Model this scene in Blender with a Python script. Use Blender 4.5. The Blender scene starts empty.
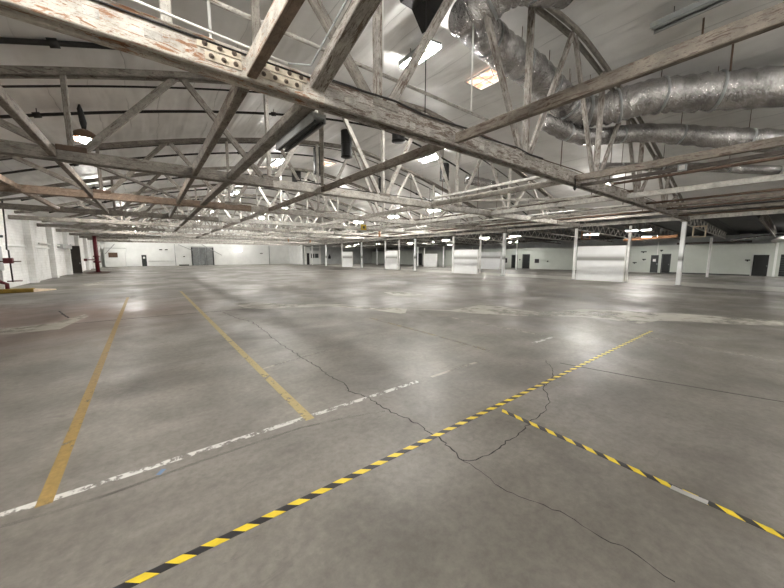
import bpy, bmesh, math, random
from mathutils import Vector, Matrix
random.seed(7)
S = bpy.context.scene
C = S.collection
V = Vector
ORD = ['first', 'second', 'third', 'fourth', 'fifth', 'sixth', 'seventh', 'eighth', 'ninth', 'tenth', 'eleventh', 'twelfth', 'thirteenth', 'fourteenth']

# ------------------------------------------------------------------ camera
F_PX = 314.0
PITCH = math.radians(6.9)
YAW = math.radians(-37.65)
H = 1.95
cam = bpy.data.cameras.new('camera')
cam.sensor_fit = 'HORIZONTAL'
cam.sensor_width = 36.0
cam.lens = F_PX / 784 * 36.0
cam.clip_end = 400
cam.clip_start = 0.05
co = bpy.data.objects.new('camera', cam)
co.location = (0, 0, H)
co.rotation_euler = (math.pi / 2 - PITCH, 0, YAW)
C.objects.link(co)
S.camera = co


def survey(u, v):
    """where a mark on the floor lies (a measured sight line met with the floor)"""
    x, y = (u - 392) / F_PX, -(v - 294) / F_PX
    fw = math.cos(PITCH) + y * math.sin(PITCH)
    up = -math.sin(PITCH) + y * math.cos(PITCH)
    X = x * math.cos(YAW) - fw * math.sin(YAW)
    Y = x * math.sin(YAW) + fw * math.cos(YAW)
    t = -H / up
    return (X * t, Y * t)


# ------------------------------------------------------------------ materials
MATS = {}


def nmat(name):
    m = bpy.data.materials.new(name)
    m.use_nodes = True
    nt = m.node_tree
    b = nt.nodes['Principled BSDF']
    return m, nt, b


def N(nt, t, **kw):
    n = nt.nodes.new(t)
    for k, v in kw.items():
        if k in n.inputs.keys():
            n.inputs[k].default_value = v
        else:
            setattr(n, k, v)
    return n


def coords(nt, scale=(1, 1, 1), rnd=True):
    tc = N(nt, 'ShaderNodeTexCoord')
    mp = N(nt, 'ShaderNodeMapping')
    mp.inputs['Scale'].default_value = scale
    nt.links.new(tc.outputs['Object'], mp.inputs['Vector'])
    if rnd:
        oi = N(nt, 'ShaderNodeObjectInfo')
        mu = N(nt, 'ShaderNodeMath', operation='MULTIPLY')
        mu.inputs[1].default_value = 57.0
        nt.links.new(oi.outputs['Random'], mu.inputs[0])
        nt.links.new(mu.outputs[0], mp.inputs['Location'])
    return mp.outputs['Vector']


def noise(nt, vec, scale, detail=6, rough=0.6, dist=0.0):
    n = N(nt, 'ShaderNodeTexNoise')
    n.inputs['Scale'].default_value = scale
    n.inputs['Detail'].default_value = detail
    n.inputs['Roughness'].default_value = rough
    n.inputs['Distortion'].default_value = dist
    nt.links.new(vec, n.inputs['Vector'])
    return n.outputs['Fac']


def ramp(nt, fac, stops):
    r = N(nt, 'ShaderNodeValToRGB')
    e = r.color_ramp.elements
    while len(e) < len(stops):
        e.new(0.5)
    for el, (p, c) in zip(e, stops):
        el.position = p
        el.color = (c[0], c[1], c[2], 1) if len(c) == 3 else c
    nt.links.new(fac, r.inputs['Fac'])
    return r.outputs['Color']


def mix(nt, fac, a, b):
    m = N(nt, 'ShaderNodeMix', data_type='RGBA')
    for sock, val in ((m.inputs[6], a), (m.inputs[7], b)):
        if isinstance(val, tuple):
            sock.default_value = (*val, 1)
        else:
            nt.links.new(val, sock)
    if isinstance(fac, float):
        m.inputs[0].default_value = fac
    else:
        nt.links.new(fac, m.inputs[0])
    return m.outputs[2]


def bump(nt, b, h, strength=0.3, dist=0.02):
    bp = N(nt, 'ShaderNodeBump')
    bp.inputs['Strength'].default_value = strength
    bp.inputs['Distance'].default_value = dist
    nt.links.new(h, bp.inputs['Height'])
    nt.links.new(bp.outputs['Normal'], b.inputs['Normal'])


def painted_timber(name, paint, bare, wear, dark=(0.10, 0.075, 0.055), rough=0.75):
    """flaking paint over timber; wear = share of bare wood"""
    m, nt, b = nmat(name)
    v = coords(nt, (1.1, 7, 7))
    n1 = noise(nt, v, 2.6, 10, 0.74, 0.9)
    lo = 0.36 + 0.30 * (wear - 0.3)
    f = ramp(nt, n1, [(max(0, lo), (1, 1, 1)), (min(1, lo + 0.05), (0, 0, 0))])
    v2 = coords(nt, (1.6, 18, 18))
    n2 = noise(nt, v2, 3.0, 9, 0.75)
    wood = ramp(nt, n2, [(0.3, dark), (0.7, bare)])
    v3 = coords(nt, (1, 1, 1))
    n3 = noise(nt, v3, 3.4, 8, 0.7)
    pt = ramp(nt, n3, [(0.32, tuple(c * 0.42 for c in paint)), (0.62, tuple(c * 0.92 for c in paint))])
    col = mix(nt, f, pt, wood)
    v4 = coords(nt, (2.2, 9, 9))
    n4 = noise(nt, v4, 8.0, 8, 0.8, 0.5)
    f4 = ramp(nt, n4, [(0.39, (1, 1, 1)), (0.45, (0, 0, 0))])
    col = mix(nt, f4, col, tuple(0.55 * x + 0.25 * y for x, y in zip(dark, bare)))
    nt.links.new(col, b.inputs['Base Color'])
    b.inputs['Roughness'].default_value = rough
    bump(nt, b, n1, 0.35, 0.015)
    MATS[name] = m
    return m


def plain(name, col, rough=0.6, metal=0.0, var=0.25, scale=3.0, bmp=0.0):
    m, nt, b = nmat(name)
    v = coords(nt)
    n1 = noise(nt, v, scale, 6, 0.6)
    c = ramp(nt, n1, [(0.3, tuple(x * (1 - var) for x in col)), (0.7, tuple(min(1, x * (1 + var * 0.4)) for x in col))])
    nt.links.new(c, b.inputs['Base Color'])
    b.inputs['Roughness'].default_value = rough
    b.inputs['Metallic'].default_value = metal
    if bmp:
        bump(nt, b, n1, bmp, 0.02)
    MATS[name] = m
    return m


def glow(name, col, strength):
    m, nt, b = nmat(name)
    b.inputs['Base Color'].default_value = (*col, 1)
    b.inputs['Emission Color'].default_value = (*col, 1)
    b.inputs['Emission Strength'].default_value = strength
    MATS[name] = m
    return m


painted_timber('timber_near', (0.66, 0.62, 0.55), (0.36, 0.17, 0.08), 0.50, (0.18, 0.10, 0.06))
painted_timber('timber_peel', (0.47, 0.44, 0.40), (0.17, 0.13, 0.105), 0.55, (0.08, 0.055, 0.04))
painted_timber('timber_white', (0.58, 0.55, 0.50), (0.20, 0.14, 0.10), 0.36)
painted_timber('timber_grey', (0.30, 0.275, 0.24), (0.13, 0.10, 0.078), 0.46, (0.055, 0.04, 0.03))
painted_timber('timber_tan', (0.30, 0.225, 0.17), (0.17, 0.10, 0.06), 0.45)
painted_timber('timber_brown', (0.27, 0.235, 0.195), (0.12, 0.08, 0.06), 0.50, (0.05, 0.03, 0.02))
painted_timber('timber_clean', (0.66, 0.64, 0.59), (0.28, 0.21, 0.16), 0.22)
painted_timber('timber_orange', (0.46, 0.23, 0.11), (0.30, 0.14, 0.06), 0.4, (0.25, 0.12, 0.06))
painted_timber('timber_dark', (0.13, 0.11, 0.095), (0.07, 0.055, 0.04), 0.5, (0.03, 0.022, 0.018))
plain('white_steel', (0.82, 0.81, 0.78), 0.5, 0, 0.2)
plain('column_paint', (0.88, 0.88, 0.86), 0.5, 0, 0.08)
plain('dark_pipe', (0.014, 0.012, 0.011), 0.6, 0.1)
plain('rust_pipe', (0.11, 0.068, 0.045), 0.7, 0.1, 0.5)
plain('black', (0.005, 0.005, 0.005), 0.6)
plain('black_sheet', (0.008, 0.0075, 0.007), 0.55, 0, 0.4, 6, 0.4)
plain('door_black', (0.003, 0.004, 0.0035), 0.6)
plain('red_paint', (0.11, 0.004, 0.009), 0.5)
plain('yellow_curb', (0.27, 0.17, 0.02), 0.7, 0, 0.45)
plain('grey_metal', (0.36, 0.37, 0.37), 0.5, 0.2, 0.3)
plain('grey_door', (0.20, 0.21, 0.21), 0.55, 0, 0.3)
plain('dark_grey', (0.026, 0.03, 0.03), 0.5)
plain('brown_sign', (0.12, 0.07, 0.04), 0.6)
plain('cream_paint', (0.72, 0.60, 0.45), 0.6)
plain('yellow_sign', (0.50, 0.34, 0.01), 0.5)
plain('blue_paint', (0.10, 0.17, 0.28), 0.6)
plain('bolt_steel', (0.14, 0.11, 0.09), 0.5, 0.6)
plain('plate_cream', (0.60, 0.53, 0.42), 0.6, 0, 0.3, 6)
plain('lamp_off', (0.36, 0.38, 0.38), 0.45)
plain('crack', (0.012, 0.011, 0.010), 0.9)
plain('joint', (0.05, 0.046, 0.041), 0.85, 0, 0.4)
plain('dark_wood', (0.03, 0.022, 0.016), 0.6)
plain('rust_stain', (0.08, 0.045, 0.028), 0.8, 0, 0.4)
plain('tan_box', (0.42, 0.43, 0.41), 0.5)
LAMP = 95.0
glow('lamp_lit', (1.0, 0.97, 0.92), LAMP)
glow('lamp_far', (1.0, 0.97, 0.92), 85.0)
glow('lamp_dim', (1.0, 0.97, 0.92), 1.6)
glow('bulb', (1.0, 0.93, 0.84), 160.0)

# skylight pane: warm daylight with a mottled tint
m, nt, b = nmat('skylight_pane')
v = coords(nt)
n1 = noise(nt, v, 3.2, 3)
c = ramp(nt, n1, [(0.40, (1.0, 0.52, 0.30)), (0.56, (1.0, 0.92, 0.82))])
nt.links.new(c, b.inputs['Base Color'])
nt.links.new(c, b.inputs['Emission Color'])
b.inputs['Emission Strength'].default_value = 0.40
MATS['skylight_pane'] = m

# foil duct wrap
m, nt, b = nmat('foil')
v = coords(nt)
n1 = noise(nt, coords(nt, (1, 1.6, 0.8)), 4.2, 5, 0.6, 1.2)
n2 = noise(nt, v, 1.3, 4, 0.6)
c = ramp(nt, n2, [(0.35, (0.30, 0.29, 0.29)), (0.65, (0.62, 0.60, 0.59))])
nt.links.new(c, b.inputs['Base Color'])
b.inputs['Metallic'].default_value = 0.85
b.inputs['Roughness'].default_value = 0.2
bump(nt, b, n1, 0.9, 0.08)
MATS['foil'] = m

# concrete floor
m, nt, b = nmat('concrete')
v = coords(nt, rnd=False)
big = noise(nt, v, 0.16, 5, 0.55, 0.3)
mid = noise(nt, v, 0.9, 7, 0.62, 0.4)
fine = noise(nt, v, 14.0, 6, 0.7)
vs = coords(nt, (0.12, 0.9, 1), rnd=False)
streak = noise(nt, vs, 0.8, 5, 0.6)
c1 = ramp(nt, big, [(0.30, (0.106, 0.098, 0.087)), (0.66, (0.205, 0.196, 0.180))])
c2 = ramp(nt, mid, [(0.30, (0.58, 0.56, 0.54)), (0.62, (1.18, 1.17, 1.15))])
mm = N(nt, 'ShaderNodeMix', data_type='RGBA', blend_type='MULTIPLY')
mm.inputs[0].default_value = 0.8
nt.links.new(c1, mm.inputs[6]); nt.links.new(c2, mm.inputs[7])
c3 = ramp(nt, fine, [(0.33, (0.72, 0.71, 0.70)), (0.66, (1.12, 1.12, 1.12))])
m2 = N(nt, 'ShaderNodeMix', data_type='RGBA', blend_type='MULTIPLY')
m2.inputs[0].default_value = 0.8
nt.links.new(mm.outputs[2], m2.inputs[6]); nt.links.new(c3, m2.inputs[7])
c4 = ramp(nt, streak, [(0.33, (0.74, 0.72, 0.70)), (0.60, (1.14, 1.13, 1.10))])
m3 = N(nt, 'ShaderNodeMix', data_type='RGBA', blend_type='MULTIPLY')
m3.inputs[0].default_value = 0.8
nt.links.new(m2.outputs[2], m3.inputs[6]); nt.links.new(c4, m3.inputs[7])
# small dark drips
vd = N(nt, 'ShaderNodeTexVoronoi')
vd.inputs['Scale'].default_value = 1.7
nt.links.new(v, vd.inputs['Vector'])
spot = ramp(nt, vd.outputs['Distance'], [(0.03, (1, 1, 1)), (0.09, (0, 0, 0))])
gate = ramp(nt, noise(nt, v, 0.45, 3), [(0.5, (0, 0, 0)), (0.6, (0.55, 0.55, 0.55))])
gm = N(nt, 'ShaderNodeMath', operation='MULTIPLY')
nt.links.new(spot, gm.inputs[0]); nt.links.new(gate, gm.inputs[1])
smn = noise(nt, coords(nt, (1.0, 2.6, 1), rnd=False), 3.2, 8, 0.75, 0.8)
smf = ramp(nt, smn, [(0.33, (0.6, 0.6, 0.6)), (0.41, (0, 0, 0))])
m4 = mix(nt, smf, m3.outputs[2], (0.085, 0.077, 0.068))
dv = N(nt, 'ShaderNodeVectorMath', operation='DISTANCE')
dv.inputs[1].default_value = (-4.2, 14.5, 0)
nt.links.new(v, dv.inputs[0])
dr = N(nt, 'ShaderNodeMapRange', interpolation_type='SMOOTHSTEP')
dr.inputs['From Min'].default_value = 1.5; dr.inputs['From Max'].default_value = 7.5
dr.inputs['To Min'].default_value = 0.85; dr.inputs['To Max'].default_value = 0.0
nt.links.new(dv.outputs['Value'], dr.inputs['Value'])
rdm = N(nt, 'ShaderNodeMath', operation='MULTIPLY')
nt.links.new(dr.outputs[0], rdm.inputs[0]); nt.links.new(ramp(nt, mid, [(0.3, (0.45, 0.45, 0.45)), (0.65, (1, 1, 1))]), rdm.inputs[1])
m4 = mix(nt, rdm.outputs[0], m4, (0.17, 0.115, 0.098))      # rust-red staining of the slab near the left wall
col = mix(nt, gm.outputs[0], m4, (0.075, 0.068, 0.06))
nt.links.new(col, b.inputs['Base Color'])
rr = ramp(nt, noise(nt, v, 0.35, 6, 0.65, 0.5), [(0.34, (0.34, 0.34, 0.34)), (0.62, (0.60, 0.60, 0.60))])
nt.links.new(rr, b.inputs['Roughness'])
b.inputs['Specular IOR Level'].default_value = 0.5
b.inputs['Specular IOR Level'].default_value = 0.4
bump(nt, b, fine, 0.15, 0.01)
MATS['concrete'] = m


def worn_paint(name, colr, keep, scale, dirt=0.35, stretch=(1, 1, 1), soft=0.0, cap=1.0):
    """paint on the floor with bare concrete showing where it has worn off"""
    m, nt, b = nmat(name)
    v = coords(nt, stretch, rnd=False)
    n1 = noise(nt, v, scale, 8, 0.72, 0.3)
    n2 = noise(nt, v, scale * 0.3, 4, 0.6)
    ad = N(nt, 'ShaderNodeMath', operation='ADD')
    nt.links.new(n1, ad.inputs[0]); nt.links.new(n2, ad.inputs[1])
    hf = N(nt, 'ShaderNodeMath', operation='MULTIPLY'); hf.inputs[1].default_value = 0.5
    nt.links.new(ad.outputs[0], hf.inputs[0])
    t = 0.5 + (0.5 - keep) * 0.32
    f = ramp(nt, hf.outputs[0], [(t - 0.02 - soft, (0, 0, 0)), (t + 0.03 + soft, (cap, cap, cap))])
    c = ramp(nt, n1, [(0.3, tuple(x * (1 - dirt) for x in colr)), (0.7, colr)])
    nt.links.new(c, b.inputs['Base Color'])
    b.inputs['Roughness'].default_value = 0.6
    tr = N(nt, 'ShaderNodeBsdfTransparent')
    ms = N(nt, 'ShaderNodeMixShader')
    nt.links.new(f, ms.inputs[0])
    nt.links.new(tr.outputs[0], ms.inputs[1]); nt.links.new(b.outputs[0], ms.inputs[2])
    out = nt.nodes['Material Output']
    nt.links.new(ms.outputs[0], out.inputs['Surface'])
    MATS[name] = m


worn_paint('line_yellow', (0.27, 0.175, 0.050), 0.84, 16.0, 0.4)
worn_paint('line_yellow_worn', (0.36, 0.285, 0.125), 0.76, 16.0, 0.3)
worn_paint('line_yellow_pale', (0.34, 0.29, 0.17), 0.60, 12.0, 0.2, (1, 1, 1), 0.05, 0.7)
worn_paint('line_white', (0.50, 0.49, 0.46), 0.56, 18.0, 0.15)
worn_paint('line_faint', (0.40, 0.37, 0.32), 0.55, 5.0, 0.2, (1, 1, 1), 0.05, 0.8)
worn_paint('pale_concrete', (0.42, 0.40, 0.345), 0.74, 2.2, 0.3, (1, 1, 1), 0.06, 0.9)
worn_paint('pale_strip', (0.42, 0.405, 0.36), 0.9, 1.5, 0.3)
worn_paint('dark_stain', (0.085, 0.078, 0.069), 0.50, 7.0, 0.2, (1, 1, 1), 0.12, 0.55)
plain('tape_yellow', (0.62, 0.46, 0.022), 0.45, 0, 0.22, 8)
plain('tape_black', (0.010, 0.010, 0.012), 0.45, 0, 0.3, 8)
plain('tape_silver', (0.34, 0.34, 0.34), 0.3, 0.2)

# white-faced roof insulation: long seams and wrinkles
m, nt, b = nmat('roof_sheet')
v = coords(nt, rnd=False)
vs = coords(nt, (1.7, 0.22, 1), rnd=False)
w1 = noise(nt, vs, 0.8, 2, 0.4, 0.5)
w2 = noise(nt, v, 0.45, 5, 0.6)
w3 = noise(nt, coords(nt, (1.2, 0.4, 1), rnd=False), 0.7, 2, 0.4, 0.7)
c1 = ramp(nt, w2, [(0.3, (0.66, 0.65, 0.635)), (0.7, (0.86, 0.855, 0.84))])
sep = N(nt, 'ShaderNodeSeparateXYZ')
nt.links.new(v, sep.inputs[0])
sx = N(nt, 'ShaderNodeMath', operation='MULTIPLY_ADD')
sx.inputs[1].default_value = 1.15
nt.links.new(sep.outputs['X'], sx.inputs[0])
wob = N(nt, 'ShaderNodeMath', operation='MULTIPLY'); wob.inputs[1].default_value = 0.35
nt.links.new(noise(nt, v, 0.6, 2), wob.inputs[0]); nt.links.new(wob.outputs[0], sx.inputs[2])
fr = N(nt, 'ShaderNodeMath', operation='FRACT'); nt.links.new(sx.outputs[0], fr.inputs[0])
seam = ramp(nt, fr.outputs[0], [(0.0, (1, 1, 1)), (0.03, (0.15, 0.15, 0.15)), (0.10, (0, 0, 0))])
br = ramp(nt, noise(nt, coords(nt, (1, 0.35, 1), rnd=False), 0.9, 3), [(0.45, (0, 0, 0)), (0.6, (0.75, 0.75, 0.75))])
sm = N(nt, 'ShaderNodeMath', operation='MULTIPLY'); nt.links.new(seam, sm.inputs[0]); nt.links.new(br, sm.inputs[1])
col = mix(nt, sm.outputs[0], c1, (0.13, 0.125, 0.12))
nt.links.new(col, b.inputs['Base Color'])
b.inputs['Roughness'].default_value = 0.42
hh = N(nt, 'ShaderNodeMath', operation='MULTIPLY_ADD'); hh.inputs[1].default_value = 0.8
nt.links.new(w3, hh.inputs[0]); nt.links.new(w1, hh.inputs[2])
bump(nt, b, hh.outputs[0], 0.5, 0.22)
MATS['roof_sheet'] = m

# white painted brick
m, nt, b = nmat('white_brick')
tc = N(nt, 'ShaderNodeTexCoord')
sp = N(nt, 'ShaderNodeSeparateXYZ'); nt.links.new(tc.outputs['Object'], sp.inputs[0])
ax = N(nt, 'ShaderNodeMath', operation='ADD'); nt.links.new(sp.outputs['X'], ax.inputs[0]); nt.links.new(sp.outputs['Y'], ax.inputs[1])
cb = N(nt, 'ShaderNodeCombineXYZ'); nt.links.new(ax.outputs[0], cb.inputs[0]); nt.links.new(sp.outputs['Z'], cb.inputs[1])
bk = N(nt, 'ShaderNodeTexBrick')
bk.inputs['Scale'].default_value = 1.0
bk.inputs['Brick Width'].default_value = 0.4
bk.inputs['Row Height'].default_value = 0.2
bk.inputs['Mortar Size'].default_value = 0.008
bk.inputs['Color1'].default_value = (0.80, 0.80, 0.78, 1)
bk.inputs['Color2'].default_value = (0.74, 0.74, 0.72, 1)
bk.inputs['Mortar'].default_value = (0.62, 0.62, 0.60, 1)
nt.links.new(cb.outputs[0], bk.inputs['Vector'])
nn = noise(nt, tc.outputs['Object'], 0.9, 7, 0.65)
ds = ramp(nt, nn, [(0.28, (0.72, 0.71, 0.68)), (0.5, (1, 1, 1))])
m2 = N(nt, 'ShaderNodeMix', data_type='RGBA', blend_type='MULTIPLY'); m2.inputs[0].default_value = 0.8
nt.links.new(bk.outputs['Color'], m2.inputs[6]); nt.links.new(ds, m2.inputs[7])
nt.links.new(m2.outputs[2], b.inputs['Base Color'])
b.inputs['Roughness'].default_value = 0.6
MATS['white_brick'] = m
plain('white_wall', (0.80, 0.81, 0.79), 0.6, 0, 0.1, 0.8)
plain('office_wall', (0.52, 0.55, 0.50), 0.6, 0, 0.08, 0.8)
plain('grey_wall', (0.50, 0.51, 0.50), 0.6, 0, 0.2, 0.8)
plain('deck_dark', (0.05, 0.05, 0.05), 0.7, 0, 0.3)


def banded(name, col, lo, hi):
    """white panel with a soft grey band between two heights"""
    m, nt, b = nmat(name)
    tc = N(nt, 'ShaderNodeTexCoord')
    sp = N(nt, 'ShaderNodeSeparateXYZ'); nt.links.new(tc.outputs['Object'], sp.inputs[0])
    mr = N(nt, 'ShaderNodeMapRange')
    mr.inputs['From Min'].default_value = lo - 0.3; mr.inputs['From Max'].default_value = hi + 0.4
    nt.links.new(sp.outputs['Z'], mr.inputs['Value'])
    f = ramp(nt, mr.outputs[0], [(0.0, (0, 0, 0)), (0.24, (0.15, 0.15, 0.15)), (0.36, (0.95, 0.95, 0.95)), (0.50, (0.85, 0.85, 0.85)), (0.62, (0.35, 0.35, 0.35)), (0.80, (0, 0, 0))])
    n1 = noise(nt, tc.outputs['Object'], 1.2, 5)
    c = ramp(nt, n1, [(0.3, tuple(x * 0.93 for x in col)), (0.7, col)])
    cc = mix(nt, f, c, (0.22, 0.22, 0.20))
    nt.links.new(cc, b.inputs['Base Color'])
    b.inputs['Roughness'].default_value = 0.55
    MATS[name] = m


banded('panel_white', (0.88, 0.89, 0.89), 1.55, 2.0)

# ------------------------------------------------------------------ objects
W = {}


def put(o, parent, world):
    C.objects.link(o)
    W[o] = world
    if parent is not None:
        o.parent = parent
        o.matrix_basis = W[parent].inverted() @ world
    else:
        o.matrix_basis = world
    return o


def mesh(name, verts, faces, mat, parent=None, world=None, smooth=False, fm=None):
    me = bpy.data.meshes.new(name)
    me.from_pydata([tuple(x) for x in verts], [], faces)
    for k in (mat if isinstance(mat, (list, tuple)) else [mat]):
        me.materials.append(MATS[k])
    if fm:
        for p, i in zip(me.polygons, fm):
            p.material_index = i
    if smooth:
        for p in me.polygons:
            p.use_smooth = True
    me.validate()
    bm = bmesh.new(); bm.from_mesh(me)
    bmesh.ops.recalc_face_normals(bm, faces=bm.faces)
    bm.to_mesh(me); bm.free()
    o = bpy.data.objects.new(name, me)
    return put(o, parent, world if world is not None else Matrix.Identity(4))


def thing(name, label, cat, loc=(0, 0, 0), group=None):
    o = bpy.data.objects.new(name, None)
    o.empty_display_size = 0.2
    put(o, None, Matrix.Translation(V(loc)))
    o['label'] = label; o['category'] = cat; o['kind'] = 'thing'
    if group:
        o['group'] = group
    return o


def tag(o, label, cat, group=None):
    o['label'] = label; o['category'] = cat; o['kind'] = 'thing'
    if group:
        o['group'] = group
    return o


def struct(o, label=None):
    o['kind'] = 'structure'
    if label:
        o['label'] = label
    return o


class G:
    """collects shapes for one mesh"""
    def __init__(s):
        s.v, s.f, s.m = [], [], []

    def add(s, vs, fs, mi=0):
        k = len(s.v)
        s.v += [V(x) for x in vs]
        s.f += [tuple(i + k for i in f) for f in fs]
        s.m += [mi] * len(fs)
        return s

    def box(s, a, b, mi=0, ch=0.0):
        x0, y0, z0 = a; x1, y1, z1 = b
        if ch <= 0:
            vs = [(x, y, z) for x in (x0, x1) for y in (y0, y1) for z in (z0, z1)]
            fs = [(0, 1, 3, 2), (4, 6, 7, 5), (0, 4, 5, 1), (2, 3, 7, 6), (0, 2, 6, 4), (1, 5, 7, 3)]
            return s.add(vs, fs, mi)
        bm = bmesh.new()
        bmesh.ops.create_cube(bm, size=1.0)
        for q in bm.verts:
            q.co = V(((x0 + x1) / 2 + q.co.x * (x1 - x0), (y0 + y1) / 2 + q.co.y * (y1 - y0), (z0 + z1) / 2 + q.co.z * (z1 - z0)))
        bmesh.ops.bevel(bm, geom=bm.edges[:], offset=ch, segments=1, affect='EDGES')
        bm.verts.ensure_lookup_table()
        bm.verts.index_update()
        vs = [q.co.copy() for q in bm.verts]; fs = [[q.index for q in f.verts] for f in bm.faces]
        bm.free()
        return s.add(vs, fs, mi)

    def tube(s, pts, r, seg=10, mi=0, cap=True):
        pts = [V(p) for p in pts]
        rings = []
        n = len(pts)
        prev = None
        for i, p in enumerate(pts):
            d = (pts[min(i + 1, n - 1)] - pts[max(i - 1, 0)]).normalized()
            if prev is None:
                a = d.cross(V((0, 0, 1)))
                if a.length < 1e-3:
                    a = d.cross(V((0, 1, 0)))
            else:
                a = prev - d * prev.dot(d)
            a.normalize(); prev = a
            bb = d.cross(a)
            rr = r[i] if isinstance(r, (list, tuple)) else r
            rings.append([p + (a * math.cos(2 * math.pi * k / seg) + bb * math.sin(2 * math.pi * k / seg)) * rr for k in range(seg)])
        vs = [q for ring in rings for q in ring]
        fs = []
        for i in range(n - 1):
            for k in range(seg):
                k2 = (k + 1) % seg
                fs.append((i * seg + k, i * seg + k2, (i + 1) * seg + k2, (i + 1) * seg + k))
        if cap:
            fs.append(tuple(range(seg))[::-1]); fs.append(tuple((n - 1) * seg + k for k in range(seg)))
        return s.add(vs, fs, mi)

    def obj(s, name, mat, parent=None, world=None, smooth=False):
        return mesh(name, s.v, s.f, mat, parent, world, smooth, s.m)


def frame(p0, p1, side=None):
    """local frame: X along p0->p1, Z as near up as possible"""
    p0, p1 = V(p0), V(p1)
    x = (p1 - p0).normalized()
    ref = V(side) if side else V((0, 0, 1))
    if abs(x.dot(ref)) > 0.98:
        ref = V((0, 1, 0))
    y = ref.cross(x).normalized()
    z = x.cross(y)
    M = Matrix((x, y, z)).transposed().to_4x4()
    M.translation = p0
    return M, (p1 - p0).length


def beam(name, p0, p1, w, h, mat, parent=None, ch=0.012, side=None):
    M, L = frame(p0, p1, side)
    g = G().box((0, -w / 2, -h / 2), (L, w / 2, h / 2), 0, ch)
    return g.obj(name, mat, parent, M)


def solidbox(name, a, b, mat, parent=None, ch=0.0):
    c = V(((a[0] + b[0]) / 2, (a[1] + b[1]) / 2, a[2]))
    g = G().box(V(a) - c, V(b) - c, 0, ch)
    return g.obj(name, mat, parent, Matrix.Translation(c))


def pipe(name, pts, r, mat, parent=None, seg=10):
    o0 = V(pts[0])
    g = G().tube([V(p) - o0 for p in pts], r, seg)
    return g.obj(name, mat, parent, Matrix.Translation(o0), True)


# ------------------------------------------------------------------ place
XL, XC, XR = -6.9, 28.0, 47.0          # left wall, column line, right wall
YF, YB = 78.0, -12.0                   # far wall, wall behind
MID, HALF = 10.8, 17.0
ZB = 4.3                               # underside of the bottom chords


def arch(x):
    d = x - MID
    a = min(1.0, abs(d) / HALF)
    return 4.72 + 3.95 * (1 - a ** (1.4 if d > 0 else 1.6))


ROOF = 0.42
g = G().box((XL - 0.4, YB - 0.4, -0.2), (52, YF + 0.4, 0))
struct(g.obj('floor', 'concrete'), 'grey stained concrete warehouse floor')

# vaulted roof
xs = [XL - 0.4 + i * (XC + 0.6 - XL + 0.4) / 60 for i in range(61)]
ys = [YB + i * (YF - YB) / 30 for i in range(31)]
vs, fs = [], []
for j, y in enumerate(ys):
    for x in xs:
        vs.append((x, y, arch(x) + ROOF))
n = len(xs)
for j in range(len(ys) - 1):
    for i in range(n - 1):
        fs.append((j * n + i, j * n + i + 1, (j + 1) * n + i + 1, (j + 1) * n + i))
k = len(vs)
vs += [(a, b_, c + 0.15) for a, b_, c in vs]
fs += [tuple(q + k for q in f)[::-1] for f in fs]
struct(mesh('ceiling', vs, fs, 'roof_sheet', smooth=True), 'vaulted roof lined with wrinkled pale insulation sheet')
# low bay deck
g = G()
for i in range(44):                                    # ribbed metal deck
    y0 = YB + i * (YF - YB) / 44; y1 = y0 + (YF - YB) / 44
    ym = y0 + (y1 - y0) * 0.55
    for a, b_, dz in ((y0, ym, 0.0), (ym, y1, 0.08)):
        g.add([(XC + 0.2, a, 5.0 + dz), (52, a, 4.25 + dz), (52, b_, 4.25 + dz), (XC + 0.2, b_, 5.0 + dz),
               (XC + 0.2, a, 5.2 + dz), (52, a, 4.45 + dz), (52, b_, 4.45 + dz), (XC + 0.2, b_, 5.2 + dz)],
              [(0, 1, 2, 3), (7, 6, 5, 4), (0, 4, 5, 1), (1, 5, 6, 2), (2, 6, 7, 3), (3, 7, 4, 0)])
struct(g.obj('ceiling', 'deck_dark'), 'dark low ribbed metal deck over the right hand bay')

# walls
wl = solidbox('wall_left', (XL - 0.3, YB, 0), (XL, YF, 5.3), 'white_brick')
struct(wl, 'white painted brick side wall on the left')
for kk in range(-2, 11):
    y = 4.9 + 6.6 * kk
    if y > 0:
        solidbox('pilaster', (XL - 0.02, y + 2.6, 0), (XL + 0.38, y + 3.3, 4.55), 'white_brick', wl, 0.02)
solidbox('ledge', (XL - 0.02, 6, 2.55), (XL + 0.10, 46, 2.68), 'white_wall', wl, 0.02)
gx = [XL + i * (XC - XL) / 30 for i in range(31)]
vs = [(x, YF, 0) for x in gx] + [(x, YF, arch(x) + ROOF + 0.1) for x in gx] + [(x, YF + 0.3, 0) for x in gx] + [(x, YF + 0.3, arch(x) + ROOF + 0.1) for x in gx]
fs = []
for i in range(30):
    fs += [(i, i + 1, 32 + i, 31 + i), (62 + i, 93 + i, 94 + i, 63 + i)]
wf = mesh('wall_far', vs, fs, 'white_wall')
struct(wf, 'white far end wall under the vault')
vs2 = [(x, YB - (y - YF), z) for x, y, z in vs]
struct(mesh('wall_back', vs2, fs, 'white_wall'), 'white end wall behind the viewpoint')
wr = G()
for y0, y1, z0 in ((YB, 1.85, 0), (1.85, 2.95, 2.12), (2.95, 9.1, 0), (9.1, 9.85, 2.16), (9.85, 25.85, 0), (25.85, 27.0, 2.2), (27.0, 27.9, 0), (27.9, 28.9, 2.12), (28.9, 50.3, 0), (50.3, 52.2, 2.5), (52.2, YF, 0)):
    wr.box((XR, y0, z0), (XR + 0.2, y1, 3.15))
struct(wr.obj('wall_right', 'office_wall'), 'pale partition wall along the right hand side')
struct(solidbox('wall_outer', (51.5, YB, 0), (51.8, YF, 4.6), 'grey_wall'), 'dim outer wall behind the right partition')
struct(solidbox('wall_end', (XC + 0.1, 69.7, 0), (51.5, 70.0, 5.1), 'grey_wall'), 'grey end wall of the low right hand bay')
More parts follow.
